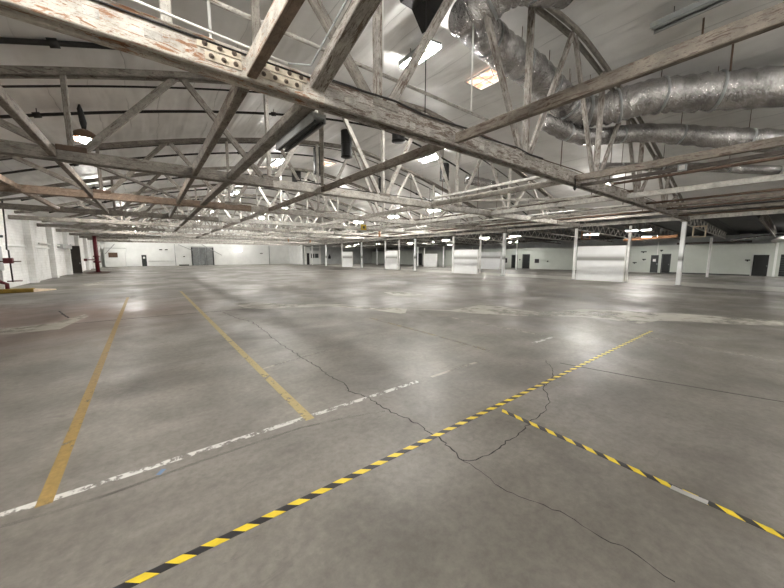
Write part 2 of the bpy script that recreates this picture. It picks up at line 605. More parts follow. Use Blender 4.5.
struct(solidbox('wall_return', (XC - 0.1, 69.7, 0), (XC + 0.1, YF, 5.3), 'white_wall'), 'white return wall joining the far wall to the low bay')
struct(solidbox('wall_rear', (XC + 0.1, YB - 0.3, 0), (51.5, YB, 5.3), 'grey_wall'), 'grey wall behind the viewpoint in the low bay')


def door_slab(i, y0, y1, zt, mat, label):
    d = solidbox('door_%d' % i, (XR + 0.09, y0 + 0.05, 0.02), (XR + 0.15, y1 - 0.05, zt - 0.06), mat)
    struct(d, label)
    fr = G()
    fr.box((XR - 0.03, y0 - 0.04, 0), (XR + 0.1, y0 + 0.05, zt)).box((XR - 0.03, y1 - 0.05, 0), (XR + 0.1, y1 + 0.04, zt)).box((XR - 0.03, y0 - 0.04, zt - 0.05), (XR + 0.1, y1 + 0.04, zt + 0.04))
    fr.obj('door_frame', 'dark_grey' if i != 1 else 'grey_wall', d)
    G().tube([(XR + 0.03, y0 + 0.12, 1.0), (XR + 0.09, y0 + 0.12, 1.0)], 0.03, 8).obj('door_handle', 'grey_metal', d, None, True)
    return d


door_slab(1, 1.85, 2.95, 2.12, 'door_black', 'black door at the right end of the office wall')
door_slab(2, 9.1, 9.85, 2.16, 'door_black', 'black doorway just left of the nearest column')
door_slab(3, 25.85, 27.0, 2.2, 'door_black', 'wider black door between two small dark windows')
door_slab(4, 27.9, 28.9, 2.12, 'door_black', 'narrow black door behind the thin post')
door_slab(5, 50.3, 52.2, 2.5, 'dark_grey', 'dark grey door in the far part of the right wall')
for i, (y0, y1, z0, z1) in enumerate(((24.3, 25.0, 0.9, 1.5), (29.7, 30.5, 0.85, 1.6))):
    w_ = solidbox('window_%d' % (i + 1), (XR - 0.03, y0, z0), (XR + 0.01, y1, z1), 'black')
    struct(w_, 'small dark window in the right wall')
    fr = G()
    fr.box((XR - 0.05, y0 - 0.06, z0 - 0.06), (XR - 0.005, y1 + 0.06, z0)).box((XR - 0.05, y0 - 0.06, z1), (XR - 0.005, y1 + 0.06, z1 + 0.06))
    fr.box((XR - 0.05, y0 - 0.06, z0), (XR - 0.005, y0, z1)).box((XR - 0.05, y1, z0), (XR - 0.005, y1 + 0.06, z1))
    fr.obj('window_frame', 'grey_wall', w_)
# corner trim and roller opening right of the door
struct(solidbox('trim_1', (XR - 0.12, 1.42, 0), (XR, 1.58, 3.2), 'white_wall'), 'white corner trim at the end of the office wall')
d6 = solidbox('door_6', (XR - 0.03, -1.6, 0.05), (XR + 0.01, 1.2, 2.1), 'dark_grey')
struct(d6, 'dark roller door at the right edge')
sl = G()
for i in range(9):
    sl.box((XR - 0.05, -1.6, 0.1 + i * 0.22), (XR - 0.03, 1.2, 0.24 + i * 0.22))
sl.obj('slat', 'black', d6)
# slim skirting
struct(solidbox('baseboard_right', (XR - 0.03, 2.99, 0), (XR, 9.06, 0.12), 'dark_grey'), 'dark skirting along the office wall')
# steel door in the recess, grey with a pale notice
t = thing('utility_door', 'narrow dark grey steel door with pale notice, left of the black doorway', 'door', (XR - 0.06, 10.5, 0))
solidbox('door_leaf', (XR - 0.08, 10.15, 0.02), (XR, 10.85, 2.05), 'dark_grey', t, 0.01)
solidbox('notice', (XR - 0.095, 10.38, 1.3), (XR - 0.08, 10.65, 1.6), 'white_steel', t)
solidbox('handle', (XR - 0.12, 10.2, 0.95), (XR - 0.08, 10.26, 1.1), 'grey_metal', t)
pp = pipe('conduit', [(XR - 0.06, 10.3, 2.06), (XR - 0.06, 10.3, 3.6)], 0.045, 'white_steel')
tag(pp, 'white conduit rising above the narrow grey steel door', 'conduit')
for (y, z, w_, lab) in ((11.6, 2.45, 0.55, 'upper dark bracket on the recessed wall panels'), (11.5, 1.55, 0.35, 'dark bracket beside the grey steel door'),
                     (12.4, 1.15, 0.4, 'lowest dark bracket on the recessed wall panels'), (9.95, 2.6, 0.25, 'small dark box high above the black doorway'), (3.25, 1.55, 0.35, 'dark fitting on the office wall beside the right hand black door'), (23.0, 1.2, 0.18, 'slim dark fitting right of the small dark window'), (27.45, 1.4, 0.18, 'small dark call point between the two black doors')):
    t = thing('wall_bracket', lab, 'bracket', (XR - 0.05, y, z))
    solidbox('plate', (XR - 0.05, y - w_ / 2, z - 0.06), (XR, y + w_ / 2, z + 0.06), 'dark_grey', t)
    solidbox('arm', (XR - 0.16, y - 0.05, z - 0.14), (XR - 0.05, y + 0.05, z + 0.03), 'black', t)

# white block room standing in front of the right wall
solid = thing('partition_box', 'white boxed-in partition left of the black doors, behind a column', 'partition', (40.5, 28.8, 0))
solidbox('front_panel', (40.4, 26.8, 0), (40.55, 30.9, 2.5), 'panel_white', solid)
solidbox('side_panel', (40.55, 26.8, 0), (41.2, 26.92, 2.5), 'white_wall', solid)
solidbox('top_rail', (40.36, 26.76, 2.5), (40.6, 30.94, 2.58), 'white_steel', solid)
# grey upright cage beside it
t = thing('wire_gate', 'narrow grey gate left of the white boxed-in partition', 'gate', (41.5, 31.9, 0))
solidbox('gate_panel', (41.5, 31.2, 0.2), (41.54, 32.6, 2.2), 'grey_metal', t)
for y in (31.2, 32.6):
    solidbox('gate_post', (41.46, y - 0.06, 0), (41.58, y + 0.06, 3.4), 'white_steel', t)

# ------------------------------------------------------------------ far wall fittings
t = thing('block_room', 'low white block room in the far left corner with brown sign', 'room', (-4.7, 77, 0))
solidbox('block_wall', (-6.15, 75.9, 0), (-3.25, 77.95, 3.3), 'white_wall', t)
solidbox('roof_slab', (-6.2, 75.8, 3.3), (-3.2, 77.95, 3.42), 'grey_wall', t)
t = thing('wall_sign', 'brown rectangular sign board on the low white block room', 'sign', (-5.0, 75.85, 1.75))
solidbox('board', (-5.55, 75.82, 1.75), (-4.4, 75.87, 2.5), 'brown_sign', t)
solidbox('sign_frame', (-5.6, 75.84, 1.70), (-4.35, 75.895, 2.55), 'rust_pipe', t)
t = thing('steel_door', 'small dark door with pale window in the far white wall', 'door', (-0.6, 77.9, 0))
solidbox('door_leaf', (-1.0, 77.88, 0), (-0.25, 77.98, 2.15), 'dark_grey', t)
solidbox('pane', (-0.78, 77.86, 1.45), (-0.47, 77.89, 1.8), 'white_steel', t)
t = thing('roller_door', 'big grey sheet metal door in the far end wall', 'door', (9.3, 77.8, 0))
for i in range(3):
    solidbox('door_panel', (7.4 + i * 1.24, 77.82, 0.03), (7.4 + i * 1.24 + 1.2, 77.95, 3.75), 'grey_door', t, 0.02)
solidbox('header', (7.2, 77.75, 3.75), (11.3, 77.98, 3.98), 'grey_wall', t)
for x in (7.3, 11.2):
    solidbox('jamb', (x - 0.1, 77.75, 0), (x + 0.1, 77.98, 3.75), 'dark_grey', t)
tag(pipe('wall_pipe', [(0.0, 77.85, 0.95), (4.2, 77.85, 0.95)], 0.04, 'grey_metal'), 'thin grey pipe running low along the far white wall', 'pipe')
tag(pipe('wall_pipe', [(4.4, 77.85, 0), (4.4, 77.85, 4.4)], 0.05, 'grey_metal'), 'vertical grey pipe on the far wall left of the grey metal door', 'pipe')
tag(pipe('wall_pipe', [(23.0, 77.85, 0), (23.0, 77.85, 4.4)], 0.07, 'grey_metal'), 'vertical grey pipe on the far wall near its right end', 'pipe')
for x0, z0, x1, z1, lab in ((-4.6, 4.1, -6.0, 2.3, 'sloping brace in front of the low white block room'), (4.9, 4.2, 7.2, 3.1, 'sloping brace left of the grey metal door'),
                            (8.9, 4.3, 12.5, 2.1, 'dark sloping brace crossing the grey metal door')):
    tag(beam('wall_brace', (x0, 75.6, z0), (x1, 75.6, z1), 0.1, 0.1, 'grey_metal'), lab, 'brace')
t = thing('wall_lamp', 'twin lit floodlight on the far white wall', 'lamp', (16, 77.8, 3.1))
solidbox('lamp_bracket', (15.4, 77.8, 3.25), (16.9, 77.95, 3.35), 'white_steel', t)
for x in (15.55, 16.15, 16.7):
    G().tube([(x, 77.55, 3.15), (x, 77.8, 3.2)], [0.22, 0.14], 12).obj('lamp_head', 'lamp_dim', t, None, True)
tag(solidbox('floor_mat', (4.9, 76.9, 0), (6.6, 77.7, 0.22), 'black', None, 0.03), 'low dark heap at the foot of the far white wall', 'bundle')
for x, z, w_, lab in ((2.1, 3.2, 0.5, 'left dark wall box high on the far white wall'), (3.0, 3.2, 0.45, 'right dark wall box high on the far white wall'), (5.9, 1.85, 0.3, 'small dark box midway up the far white wall'), (21.2, 2.55, 0.6, 'dark bracket on the far wall right of the lit lamp')):
    t = thing('wall_box', lab, 'box', (x, 77.9, z))
    solidbox('case', (x - w_ / 2, 77.85, z - 0.1), (x + w_ / 2, 78.0, z + 0.1), 'dark_grey', t, 0.01)
    solidbox('lid', (x - w_ / 2 + 0.04, 77.83, z - 0.07), (x + w_ / 2 - 0.04, 77.85, z + 0.07), 'black', t)

# white lobby with dark-lettered panel and doorway at the start of the low bay's end wall
t = thing('white_lobby', 'white lobby front with narrow dark doorway and two dark square panes', 'partition', (30.2, 69, 0))
solidbox('front_panel', (28.7, 69.2, 0), (31.9, 69.4, 4.0), 'white_wall', t)
solidbox('doorway', (28.75, 69.15, 0), (29.35, 69.2, 2.6), 'black', t)
solidbox('pane', (29.75, 69.15, 1.5), (30.6, 69.2, 2.5), 'dark_grey', t)
solidbox('pane', (30.75, 69.15, 1.5), (31.6, 69.2, 2.5), 'dark_grey', t)
solidbox('corner_post', (28.3, 69.1, 0), (28.65, 69.4, 4.2), 'white_steel', t)
solidbox('corner_post', (31.9, 69.1, 0), (32.2, 69.4, 4.2), 'white_steel', t)
solidbox('transom', (29.5, 69.12, 3.2), (31.8, 69.2, 3.8), 'grey_wall', t)
t = thing('wall_fan', 'dark fan fitting on the grey wall right of the white lobby', 'fan', (34.6, 69.6, 1.5))
solidbox('case', (34.3, 69.5, 1.3), (34.95, 69.68, 1.9), 'black', t, 0.02)
solidbox('cowl', (34.45, 69.45, 1.9), (34.8, 69.68, 2.3), 'dark_grey', t, 0.02)

# ------------------------------------------------------------------ trusses
YT = [4.9 + 6.6 * i for i in range(11)]
BN = [-1.33, 3.52, 8.37, 13.22, 18.07, 22.92]
TN = [-3.75, 1.1, 5.95, 10.8, 15.65, 20.5, 25.35]
XA, XB = MID - HALF, MID + HALF
NTR = len(YT)
TL = ['nearest roof truss, white paint flaking over rusty timber, with bolted splice plates',
      'second roof truss from the viewpoint, grey on its left, white on its right',
      'third roof truss back, reddish timber bottom chord at the left']
for i in range(3, NTR):
    TL.append('%s roof truss back, pale peeling timber under the vault' % ORD[i] if i < NTR - 1 else 'farthest roof truss, pale peeling timber close to the end wall')


def planks(x0, x1, z, hh, t_, gap, lift=None, seg=1, jit=0.0):
    """two planks side by side along X, local to their own origin at (x0, Y, z)"""
    g = G()
    for s in (-1, 1):
        y0 = s * gap / 2; y1 = s * (gap / 2 + t_)
        ya, yb = min(y0, y1), max(y0, y1)
        rings = []
        for i in range(seg + 1):
            x = x0 + (x1 - x0) * i / seg
            zz = (lift(x) if lift else z) - z
            j = random.uniform(-jit, jit)
            c = 0.012
            prof = [(ya + c, zz), (yb - c, zz), (yb, zz + c), (yb, zz + hh - c + j), (yb - c, zz + hh + j), (ya + c, zz + hh + j), (ya, zz + hh - c + j), (ya, zz + c)]
            rings.append([(x - x0, a, b_) for a, b_ in prof])
        vs = [q for r in rings for q in r]
        fs = []
        for i in range(seg):
            for k_ in range(8):
                k2 = (k_ + 1) % 8
                fs.append((i * 8 + k_, i * 8 + k2, (i + 1) * 8 + k2, (i + 1) * 8 + k_))
        fs.append(tuple(range(8))); fs.append(tuple(seg * 8 + q for q in range(8))[::-1])
        g.add(vs, fs)
    return g


def truss(i, Y):
    near = i == 0
    t = thing('roof_truss', TL[i], 'truss', (MID, Y, ZB), 'timber bowstring roof trusses')
    hh = 0.36 if i == 0 else 0.29 if i < 3 else 0.27
    # bottom chord lengths; grey-to-white splits put paint tone and light into the colour
    if i == 0:
        segs = [(XA - 0.69, 2.35, 'timber_near'), (2.35, XB + 0.25, 'timber_peel')]
    elif i == 1:
        segs = [(XA - 0.69, 3.6, 'timber_grey'), (3.6, XB + 0.25, 'timber_white')]
    elif i == 2:
        segs = [(XA - 0.69, 4.5, 'timber_tan'), (4.5, XB + 0.25, 'timber_white')]
    else:
        xm = 4.0 if i == 3 else 1.5 if i < 8 else -2.0
        segs = [(XA - 0.69, xm, 'timber_grey'), (xm, XB + 0.25, 'timber_clean' if i % 2 else 'timber_white')]
    for x0, x1, mt in segs:
        planks(x0, x1, ZB, hh, 0.085, 0.12, None, 12 if i < 3 else 4, 0.012).obj('bottom_chord', mt, t, Matrix.Translation((x0, Y, ZB)))
    tm = 'timber_grey' if i < 4 else 'timber_white'
    planks(XA - 0.4, XB + 0.3, ZB, 0.16, 0.09, 0.14, lambda x: arch(x) - 0.04, 48).obj('top_chord', 'timber_grey', t, Matrix.Translation((XA - 0.4, Y, ZB)))
    zt = ZB + hh - 0.03

    def wm(x):  # greyer webs on the left carry both paint tone and light
        if i < 2:
            return 'timber_grey' if x < 2.5 else 'timber_peel' if i == 0 else 'timber_white'
        if i == 2:
            return 'timber_grey' if x < 1.5 else 'timber_white'
        return 'timber_grey' if x < 0 else 'timber_white' if x < 6 or i > 6 else 'timber_clean'
    w1 = 0.165 if i < 3 else 0.18
    for x in BN:
        dx = -0.06 if i == 0 and x == 3.52 else 0.0
        beam('web_post', (x + dx, Y, zt - 0.12), (x + dx, Y, arch(x)), 0.11, w1, wm(x), t)
    for a in range(7):
        xt = TN[a]
        for xb in ((BN[a - 1] if a > 0 else None), (BN[a] if a < 6 else None)):
            if xb is None:
                continue
            s = 1 if xt > xb else -1
            beam('web_diagonal', (xb + s * 0.13, Y + 0.005, zt - 0.06), (xt - s * 0.08, Y + 0.005, arch(xt)), 0.10, w1, wm((xb + xt) / 2), t)
    if i < 3:
        for x in BN:
            solidbox('gusset_block', (x - 0.26, Y - 0.155, ZB + 0.235), (x + 0.30, Y + 0.155, ZB + 0.37), ('timber_grey' if i == 0 else 'rust_pipe') if x < 0 else 'timber_grey', t, 0.012)
    if near:
        # hangers that do not meet the panel points
        beam('web_post', (0.38, Y - 0.01, ZB + 0.15), (0.38, Y - 0.01, arch(0.38)), 0.11, 0.15, 'timber_white', t)
        beam('web_post', (1.42, Y + 0.02, ZB + 0.15), (1.42, Y + 0.02, arch(1.42)), 0.10, 0.11, 'timber_grey', t)
        f = Y - 0.145
        for x0, x1, z0, z1 in ((0.66, 1.16, 4.50, 4.60), (0.74, 1.16, 4.375, 4.475), (1.36, 2.06, 4.50, 4.60), (1.36, 1.98, 4.375, 4.475)):
            p = solidbox('splice_plate', (x0, f - 0.016, z0), (x1, f + 0.004, z1), 'plate_cream', t, 0.003)
            nb = 3 if x1 < 1.3 else 4
            for q in range(nb):
                x = x0 + (x1 - x0) * (q + 0.5) / nb
                z = (z0 + z1) / 2
                g = G().tube([(x, f - 0.013, z), (x, f - 0.024, z), (x, f - 0.026, z)], [0.031, 0.031, 0.02], 12)
                g.tube([(x, f - 0.02, z), (x, f - 0.05, z)], 0.017, 6)
                g.obj('bolt', 'bolt_steel', p)
        for q, (x, z) in enumerate(((-0.35, 4.47), (0.15, 4.45), (2.7, 4.47), (4.1, 4.42), (6.2, 4.44), (9.3, 4.46), (10.6, 4.43))):
            solidbox('chord_patch', (x, f - 0.006, z - 0.05), (x + 0.13 + 0.04 * (q % 3), f + 0.004, z + 0.045), 'timber_white', t, 0.003)
    return t


for i, Y in enumerate(YT):
    truss(i, Y)

# ------------------------------------------------------------------ braces between trusses, at bottom chord height
BX = [(-3.6, 'timber_tan', 0.13, 0.2), (-1.65, 'timber_brown', 0.13, 0.2), (1.28, 'timber_brown', 0.13, 0.24), (2.28, 'timber_grey', 0.24, 0.16),
      (5.42, 'timber_brown', 0.11, 0.2), (11.2, 'timber_white', 0.13, 0.2), (16.2, 'timber_clean', 0.13, 0.2), (20.6, 'timber_brown', 0.12, 0.16), (24.3, 'timber_grey', 0.12, 0.16)]
WHERE = ['first', 'second', 'third', 'fourth', 'fifth', 'sixth', 'seventh', 'eighth', 'ninth']
COLW = {'timber_tan': 'tan', 'timber_brown': 'rusty brown', 'timber_grey': 'broad grey', 'timber_white': 'white flaking', 'timber_clean': 'clean white'}
for k in range(-1, NTR - 1):
    for q, (x, mt, w_, h_) in enumerate(BX):
        y0 = -1.6 if k < 0 else YT[k] + 0.146
        y1 = YT[k + 1] - 0.146
        if k < 0 and q < 2:
            continue
        if (k > 2 and q < 3) or (k > 4 and q in (3, 5)) or (k > 6 and q in (4, 7)):
            continue
        m_ = mt
        z = ZB + 0.15
        if k < 0 and x > 10 and x < 12:
            m_ = 'timber_brown'
        if k >= 0 and x > 20:
            m_ = 'timber_white' if (k + q) % 2 else 'timber_grey'
        if k >= 2 and m_ == 'timber_brown' and k % 2 == 0:
            m_ = 'timber_grey'
        word = COLW[m_] if not (m_ == 'timber_grey' and w_ < 0.2) else 'grey'
        if k < 0:
            lab = '%s beam in front of nearest truss, %s in its row from the left' % (word, WHERE[q - 2])
        else:
            lab = '%s beam from %s to %s truss, %s from left wall' % (word, ORD[k], ORD[k + 1], WHERE[q])
        if k < 0 and q == 3:
            lab = 'broad peeling timber sway brace rising from the nearest truss at upper centre'
            o = beam('bracing_beam', (x - 0.05, 1.2, 5.5), (x - 0.05, y1, ZB + 0.22), 0.24, 0.15, 'timber_peel')
        else:
            if k < 0 and q == 2:
                g = G().box((0, -w_ / 2, -h_ / 2 + 0.012), (y1 - y0, w_ / 2, h_ / 2), 0, 0.012).box((0, -w_ / 2 + 0.003, -h_ / 2), (y1 - y0, w_ / 2 - 0.003, -h_ / 2 + 0.02), 1)  # pale flaking sides also paint in their lit look, underside brown
                o = g.obj('bracing_beam', ['timber_near', 'timber_tan'], None, frame((x, y0, z), (x, y1, z))[0])
            else:
                o = beam('bracing_beam', (x, y0, z), (x, y1, z), w_, h_, m_)
        tag(o, lab, 'beam', 'bracing beams between the trusses')
# lower dark twin of the brown beam in front of the nearest truss, with a little junction box
tag(beam('bracing_beam', (11.65, -1.6, ZB + 0.0), (11.65, YT[0] - 0.15, ZB + 0.0), 0.08, 0.10, 'timber_dark'), 'slim dark rail beside the brown beam in front of the nearest truss', 'beam')
t = thing('junction_box', 'small pale junction box on the slim dark rail at the right', 'box', (11.6, 2.2, ZB - 0.05))
solidbox('case', (11.5, 2.1, ZB - 0.08), (11.6, 2.28, ZB + 0.09), 'lamp_off', t, 0.01)
solidbox('lid', (11.485, 2.13, ZB - 0.05), (11.5, 2.25, ZB + 0.06), 'white_steel', t, 0.004)
tag(beam('light_rail', (10.9, YT[0] + 0.5, ZB + 0.36), (10.9, YT[1] - 0.5, ZB + 0.36), 0.1, 0.1, 'timber_clean'), 'bright white rail just above the white beam from nearest to second truss', 'rail')
# column line girder
for k in range(-1, NTR - 1):
    y0 = -8 if k < 0 else YT[k] + 0.22
    y1 = YT[k + 1] - 0.22
    lab = 'white girder on the column line running out of frame at the right' if k < 0 else 'white girder on the column line between %s and %s columns' % (ORD[k], ORD[k + 1])
    tag(beam('column_girder', (XC + 0.1, y0, ZB + 0.12), (XC + 0.1, y1, ZB + 0.12), 0.18, 0.24, 'timber_clean'), lab, 'girder', 'white girders along the column line')

# ------------------------------------------------------------------ columns
for k, Y in enumerate(YT[:10]):
    near = 'nearest white post on the column line with a flat base' if k == 0 else '%s white post back along the column line' % ORD[k]
    t = thing('support_column', near, 'column', (XC, Y + 0.05, 0), 'white posts along the column line')
    r = 0.12
    if k in (0, 2, 4, 6, 8):
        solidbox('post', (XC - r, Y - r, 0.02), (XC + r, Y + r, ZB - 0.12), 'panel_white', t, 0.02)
    else:
        solidbox('post', (XC - 0.09, Y - 0.09, 0.02), (XC + 0.09, Y + 0.09, ZB - 0.12), 'column_paint', t, 0.02)
    solidbox('base_plate', (XC - 0.2, Y - 0.2, 0), (XC + 0.2, Y + 0.2, 0.03), 'grey_metal', t)
    solidbox('cap_plate', (XC - 0.2, Y - 0.2, ZB - 0.12), (XC + 0.2, Y + 0.2, ZB), 'timber_grey', t, 0.01)
for y, z1, lab in ((8.0, 3.95, 'thin white post at the right end of the nearest white panel'), (21.15, 4.0, 'thin white post at the right end of the second white panel'), (34.9, 4.0, 'thin white post at the right end of the third white panel')):
    t = thing('thin_post', lab, 'post', (XC + 0.12, y - 0.12, 0))
    solidbox('post', (XC + 0.02, y - 0.23, 0), (XC + 0.18, y - 0.08, z1 + 0.2), 'white_steel', t, 0.01)
    solidbox('foot', (XC - 0.02, y - 0.28, 0), (XC + 0.24, y - 0.07, 0.03), 'grey_metal', t)
LP = ['nearest white wall panel between posts, with grey band across', 'second white wall panel back between posts, grey band across', 'third white wall panel back along the column line', 'farthest greyish white panel along the column line']
for (y0, y1, zt), lab in zip(((8.0, 11.28, 2.68), (21.2, 24.47, 2.6), (34.95, 37.68, 2.68), (47.4, 50.88, 2.66)), LP):
    t = thing('low_partition', lab, 'panel', (XC, (y0 + y1) / 2, 0), 'white panels between the posts')
    c = V((XC, y0, 0))
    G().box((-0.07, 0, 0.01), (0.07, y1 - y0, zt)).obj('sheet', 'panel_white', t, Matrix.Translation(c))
    solidbox('top_cap', (XC - 0.09, y0, zt), (XC + 0.09, y1, zt + 0.05), 'white_steel', t)
    solidbox('side_trim', (XC - 0.1, y0 - 0.06, 0), (XC + 0.02, y0, zt + 0.05), 'white_steel', t)
t = thing('low_partition', 'white panel farther back on the second post line', 'panel', (40.5, 41, 0), 'white panels between the posts')
G().box((-0.07, 0, 0.01), (0.07, 3.2, 2.35)).obj('sheet', 'white_wall', t, Matrix.Translation((40.5, 39.45, 0)))
solidbox('side_trim', (40.4, 42.65, 0), (40.6, 42.8, 3.4), 'white_steel', t)
# second post line
for Y, lab in ((5.15, 'slim white post in front of the office wall'), (24.2, 'slim white post in front of the two black doors'), (37.9, 'slim white post on the second line right of the far white panel'), (44.5, 'slim white post on the second line left of the far white panel'), (58.0, 'farthest slim white post before the grey end wall')):
    t = thing('slim_post', lab, 'post', (40.5, Y, 0), 'slim posts of the low bay')
    solidbox('post', (40.42, Y - 0.085, 0.02), (40.58, Y + 0.085, 3.62), 'column_paint', t, 0.015)
    solidbox('base_plate', (40.35, Y - 0.15, 0), (40.65, Y + 0.15, 0.025), 'grey_metal', t)
    solidbox('cap_plate', (40.3, Y - 0.2, 3.62), (40.7, Y + 0.2, 3.68), 'grey_metal', t)

# low bay joists
JM = ['timber_white', 'timber_grey']
for j in range(20):
    Y = 1.7 + 3.3 * j
    if Y > 68:
        break
    z0, z1 = 4.12, 3.72
    lab = 'open-web joist over the low bay, %s from the near end' % (ORD[j] if j < 14 else ['fifteenth', 'sixteenth', 'seventeenth', 'eighteenth', 'nineteenth', 'twentieth', 'twenty-first'][j - 14])
    t = thing('bar_joist', lab, 'joist', (XC + 0.4, Y, z0), 'open-web joists of the low bay')
    xa, xb = XC + 0.35, XR + 0.4
    mt = 'timber_clean' if j % 2 == 1 else 'timber_grey'
    zb = lambda x: z0 + (z1 - z0) * (x - xa) / (xb - xa)
    za = lambda x: 4.9 - 0.6 * (x - xa) / (xb - xa)
    beam('bottom_chord', (xa, Y, zb(xa)), (xb, Y, zb(xb)), 0.1, 0.1, mt, t)
    beam('top_chord', (xa, Y, za(xa)), (xb, Y, za(xb)), 0.1, 0.08, 'timber_grey', t)
    g = G()
    nz = 28
    pts = []
    for q in range(nz + 1):
        x = xa + 0.1 + (xb - xa - 0.2) * q / nz
        pts.append((x - xa, 0, (zb(x) if q % 2 else za(x)) - z0))
    for a, b_ in zip(pts, pts[1:]):
        g.tube([a, b_], 0.03, 6)
    g.obj('web', mt, t, Matrix.Translation((xa, Y, z0)))
# timber lintels and frames below the low deck
tag(beam('lintel_beam', (35.2, 6.5, 3.62), (35.2, 10.3, 3.42), 0.14, 0.24, 'timber_orange'), 'orange timber beam hanging left of the nearest column', 'beam')
tag(beam('lintel_beam', (46.6, 3.1, 3.36), (46.6, 8.6, 3.3), 0.14, 0.2, 'timber_dark'), 'dark timber beam along the top of the office wall', 'beam')


def open_frame(x, y, w_, z0, z1, mat, lab):
    t = thing('wooden_frame', lab, 'frame', (x, y, z0))
    for yy in (y - w_ / 2, y + w_ / 2):
        beam('upright', (x, yy, z0), (x, yy, z1), 0.08, 0.08, mat, t)
    beam('rail', (x, y - w_ / 2, z0 + 0.04), (x, y + w_ / 2, z0 + 0.04), 0.07, 0.08, mat, t)
    beam('rail', (x, y - w_ / 2, z1 - 0.04), (x, y + w_ / 2, z1 - 0.04), 0.07, 0.08, mat, t)


open_frame(30.0, 4.45, 0.62, 3.22, 4.0, 'cream_paint', 'cream rectangular timber frame hung right of the nearest column')
open_frame(33.0, 12.7, 0.7, 3.5, 4.3, 'timber_orange', 'orange timber frame hung above the nearest white panel')
# pipes and ducts above the office partition
tag(pipe('silver_duct', [(44.5, 4.3, 3.42), (45.2, 3.4, 3.62), (46.2, 2.2, 3.85), (46.5, 1.2, 3.9)], 0.1, 'foil', None, 12), 'thin silver duct rising over the office wall', 'duct')
tag(pipe('white_duct', [(43.5, 1.7, 3.2), (44.0, 0.8, 3.7), (44.3, 0.2, 4.1)], 0.16, 'white_steel', None, 12), 'short white duct at the far right edge above the corner', 'duct')

# ------------------------------------------------------------------ sprinkler pipes that follow the vault
def vault_pipe(y, x0, x1, off, r, mat, lab, coup=True):
    pts = [(x0 + (x1 - x0) * q / 40, y, arch(x0 + (x1 - x0) * q / 40) + off) for q in range(41)]
    t = thing('sprinkler_pipe', lab, 'pipe', pts[0], 'dark sprinkler pipes under the vault')
    pipe('run', pts, r, mat, t, 8)
    if coup:
        for q in range(4, 40, 9):
            a, b_ = V(pts[q]), V(pts[q + 1])
            d = (b_ - a).normalized() * 0.09
            pipe('coupling', [a - d, a + d], r * 1.7, mat, t, 8)
            pipe('hanger', [a, a + V((0, 0, ROOF - off))], 0.012, mat, t, 6)


PL = ['thick dark sprinkler pipe under the vault just before the second truss', 'dark sprinkler pipe under the vault between second and third trusses', 'dark sprinkler pipe under the vault between third and fourth trusses',
      'dark sprinkler pipe under the vault between fourth and fifth trusses', 'dark sprinkler pipe under the vault between fifth and sixth trusses', 'dark sprinkler pipe under the vault between sixth and seventh trusses']
for k in range(6):
    y = 10.75 if k == 0 else YT[k] + 3.3
    vault_pipe(y, XA + 0.6, -0.1 if k == 0 else 26.5, 0.34 if k == 0 else 0.22, 0.05 if k else 0.06, 'dark_pipe', PL[k], True)
for k in range(1, 6):
    vault_pipe(YT[k] + 1.3, XA + 0.6, 26.5, 0.25, 0.03, 'dark_pipe', 'thin dark conduit under the vault just beyond the %s truss' % ORD[k], False)
# white main and conduits along the nearest truss
t = thing('sprinkler_main', 'white sprinkler main running level along the nearest truss above its chord', 'pipe', (0.2, 5.35, 5.45))
pipe('run', [(0.2, 5.35, 5.47), (7.8, 5.35, 5.47)], 0.034, 'timber_white', t)
for x in (0.92, 3.9, 6.6):
    pipe('hanger', [(x, 5.35, 4.62), (x, 5.35, 5.47)] if x < 1 else [(x, 5.35, 5.5), (x, 5.35, arch(x) + 0.3)], 0.02, 'white_steel', t, 8)
tag(pipe('conduit', [(-1.6, 4.66, 4.69), (0, 4.66, 4.69), (1.3, 4.66, 4.64), (1.75, 4.66, 4.63)], 0.016, 'white_steel'), 'thin white conduit along the top front edge of the nearest truss', 'conduit')
tag(pipe('conduit', [(-1.6, 4.735, 4.60), (0.62, 4.735, 4.585), (2.2, 4.735, 4.59)], 0.012, 'dark_pipe'), 'thin dark cable along the face of the nearest truss', 'cable')
tag(pipe('conduit', [(1.75, 4.72, 4.66), (2.05, 4.55, 4.66), (2.06, 3.3, 4.98), (2.06, 1.2, 5.56)], 0.012, 'lamp_off'), 'bent white conduit on the left of the rising sway brace', 'conduit')
tag(pipe('conduit', [(2.41, 4.6, 4.62), (2.40, 1.2, 5.54)], 0.016, 'lamp_off'), 'straight white conduit on the right of the rising sway brace', 'conduit')
tag(pipe('conduit', [(3.0, 5.15, 4.72), (6.0, 5.15, 4.70), (12.4, 5.15, 4.70)], 0.022, 'rust_pipe'), 'brown conduit lying just behind the nearest truss chord', 'conduit')
tag(pipe('conduit', [(2.6, 5.3, 4.95), (5.2, 5.3, 5.0)], 0.03, 'rust_pipe'), 'short brown pipe behind the nearest truss posts', 'pipe')
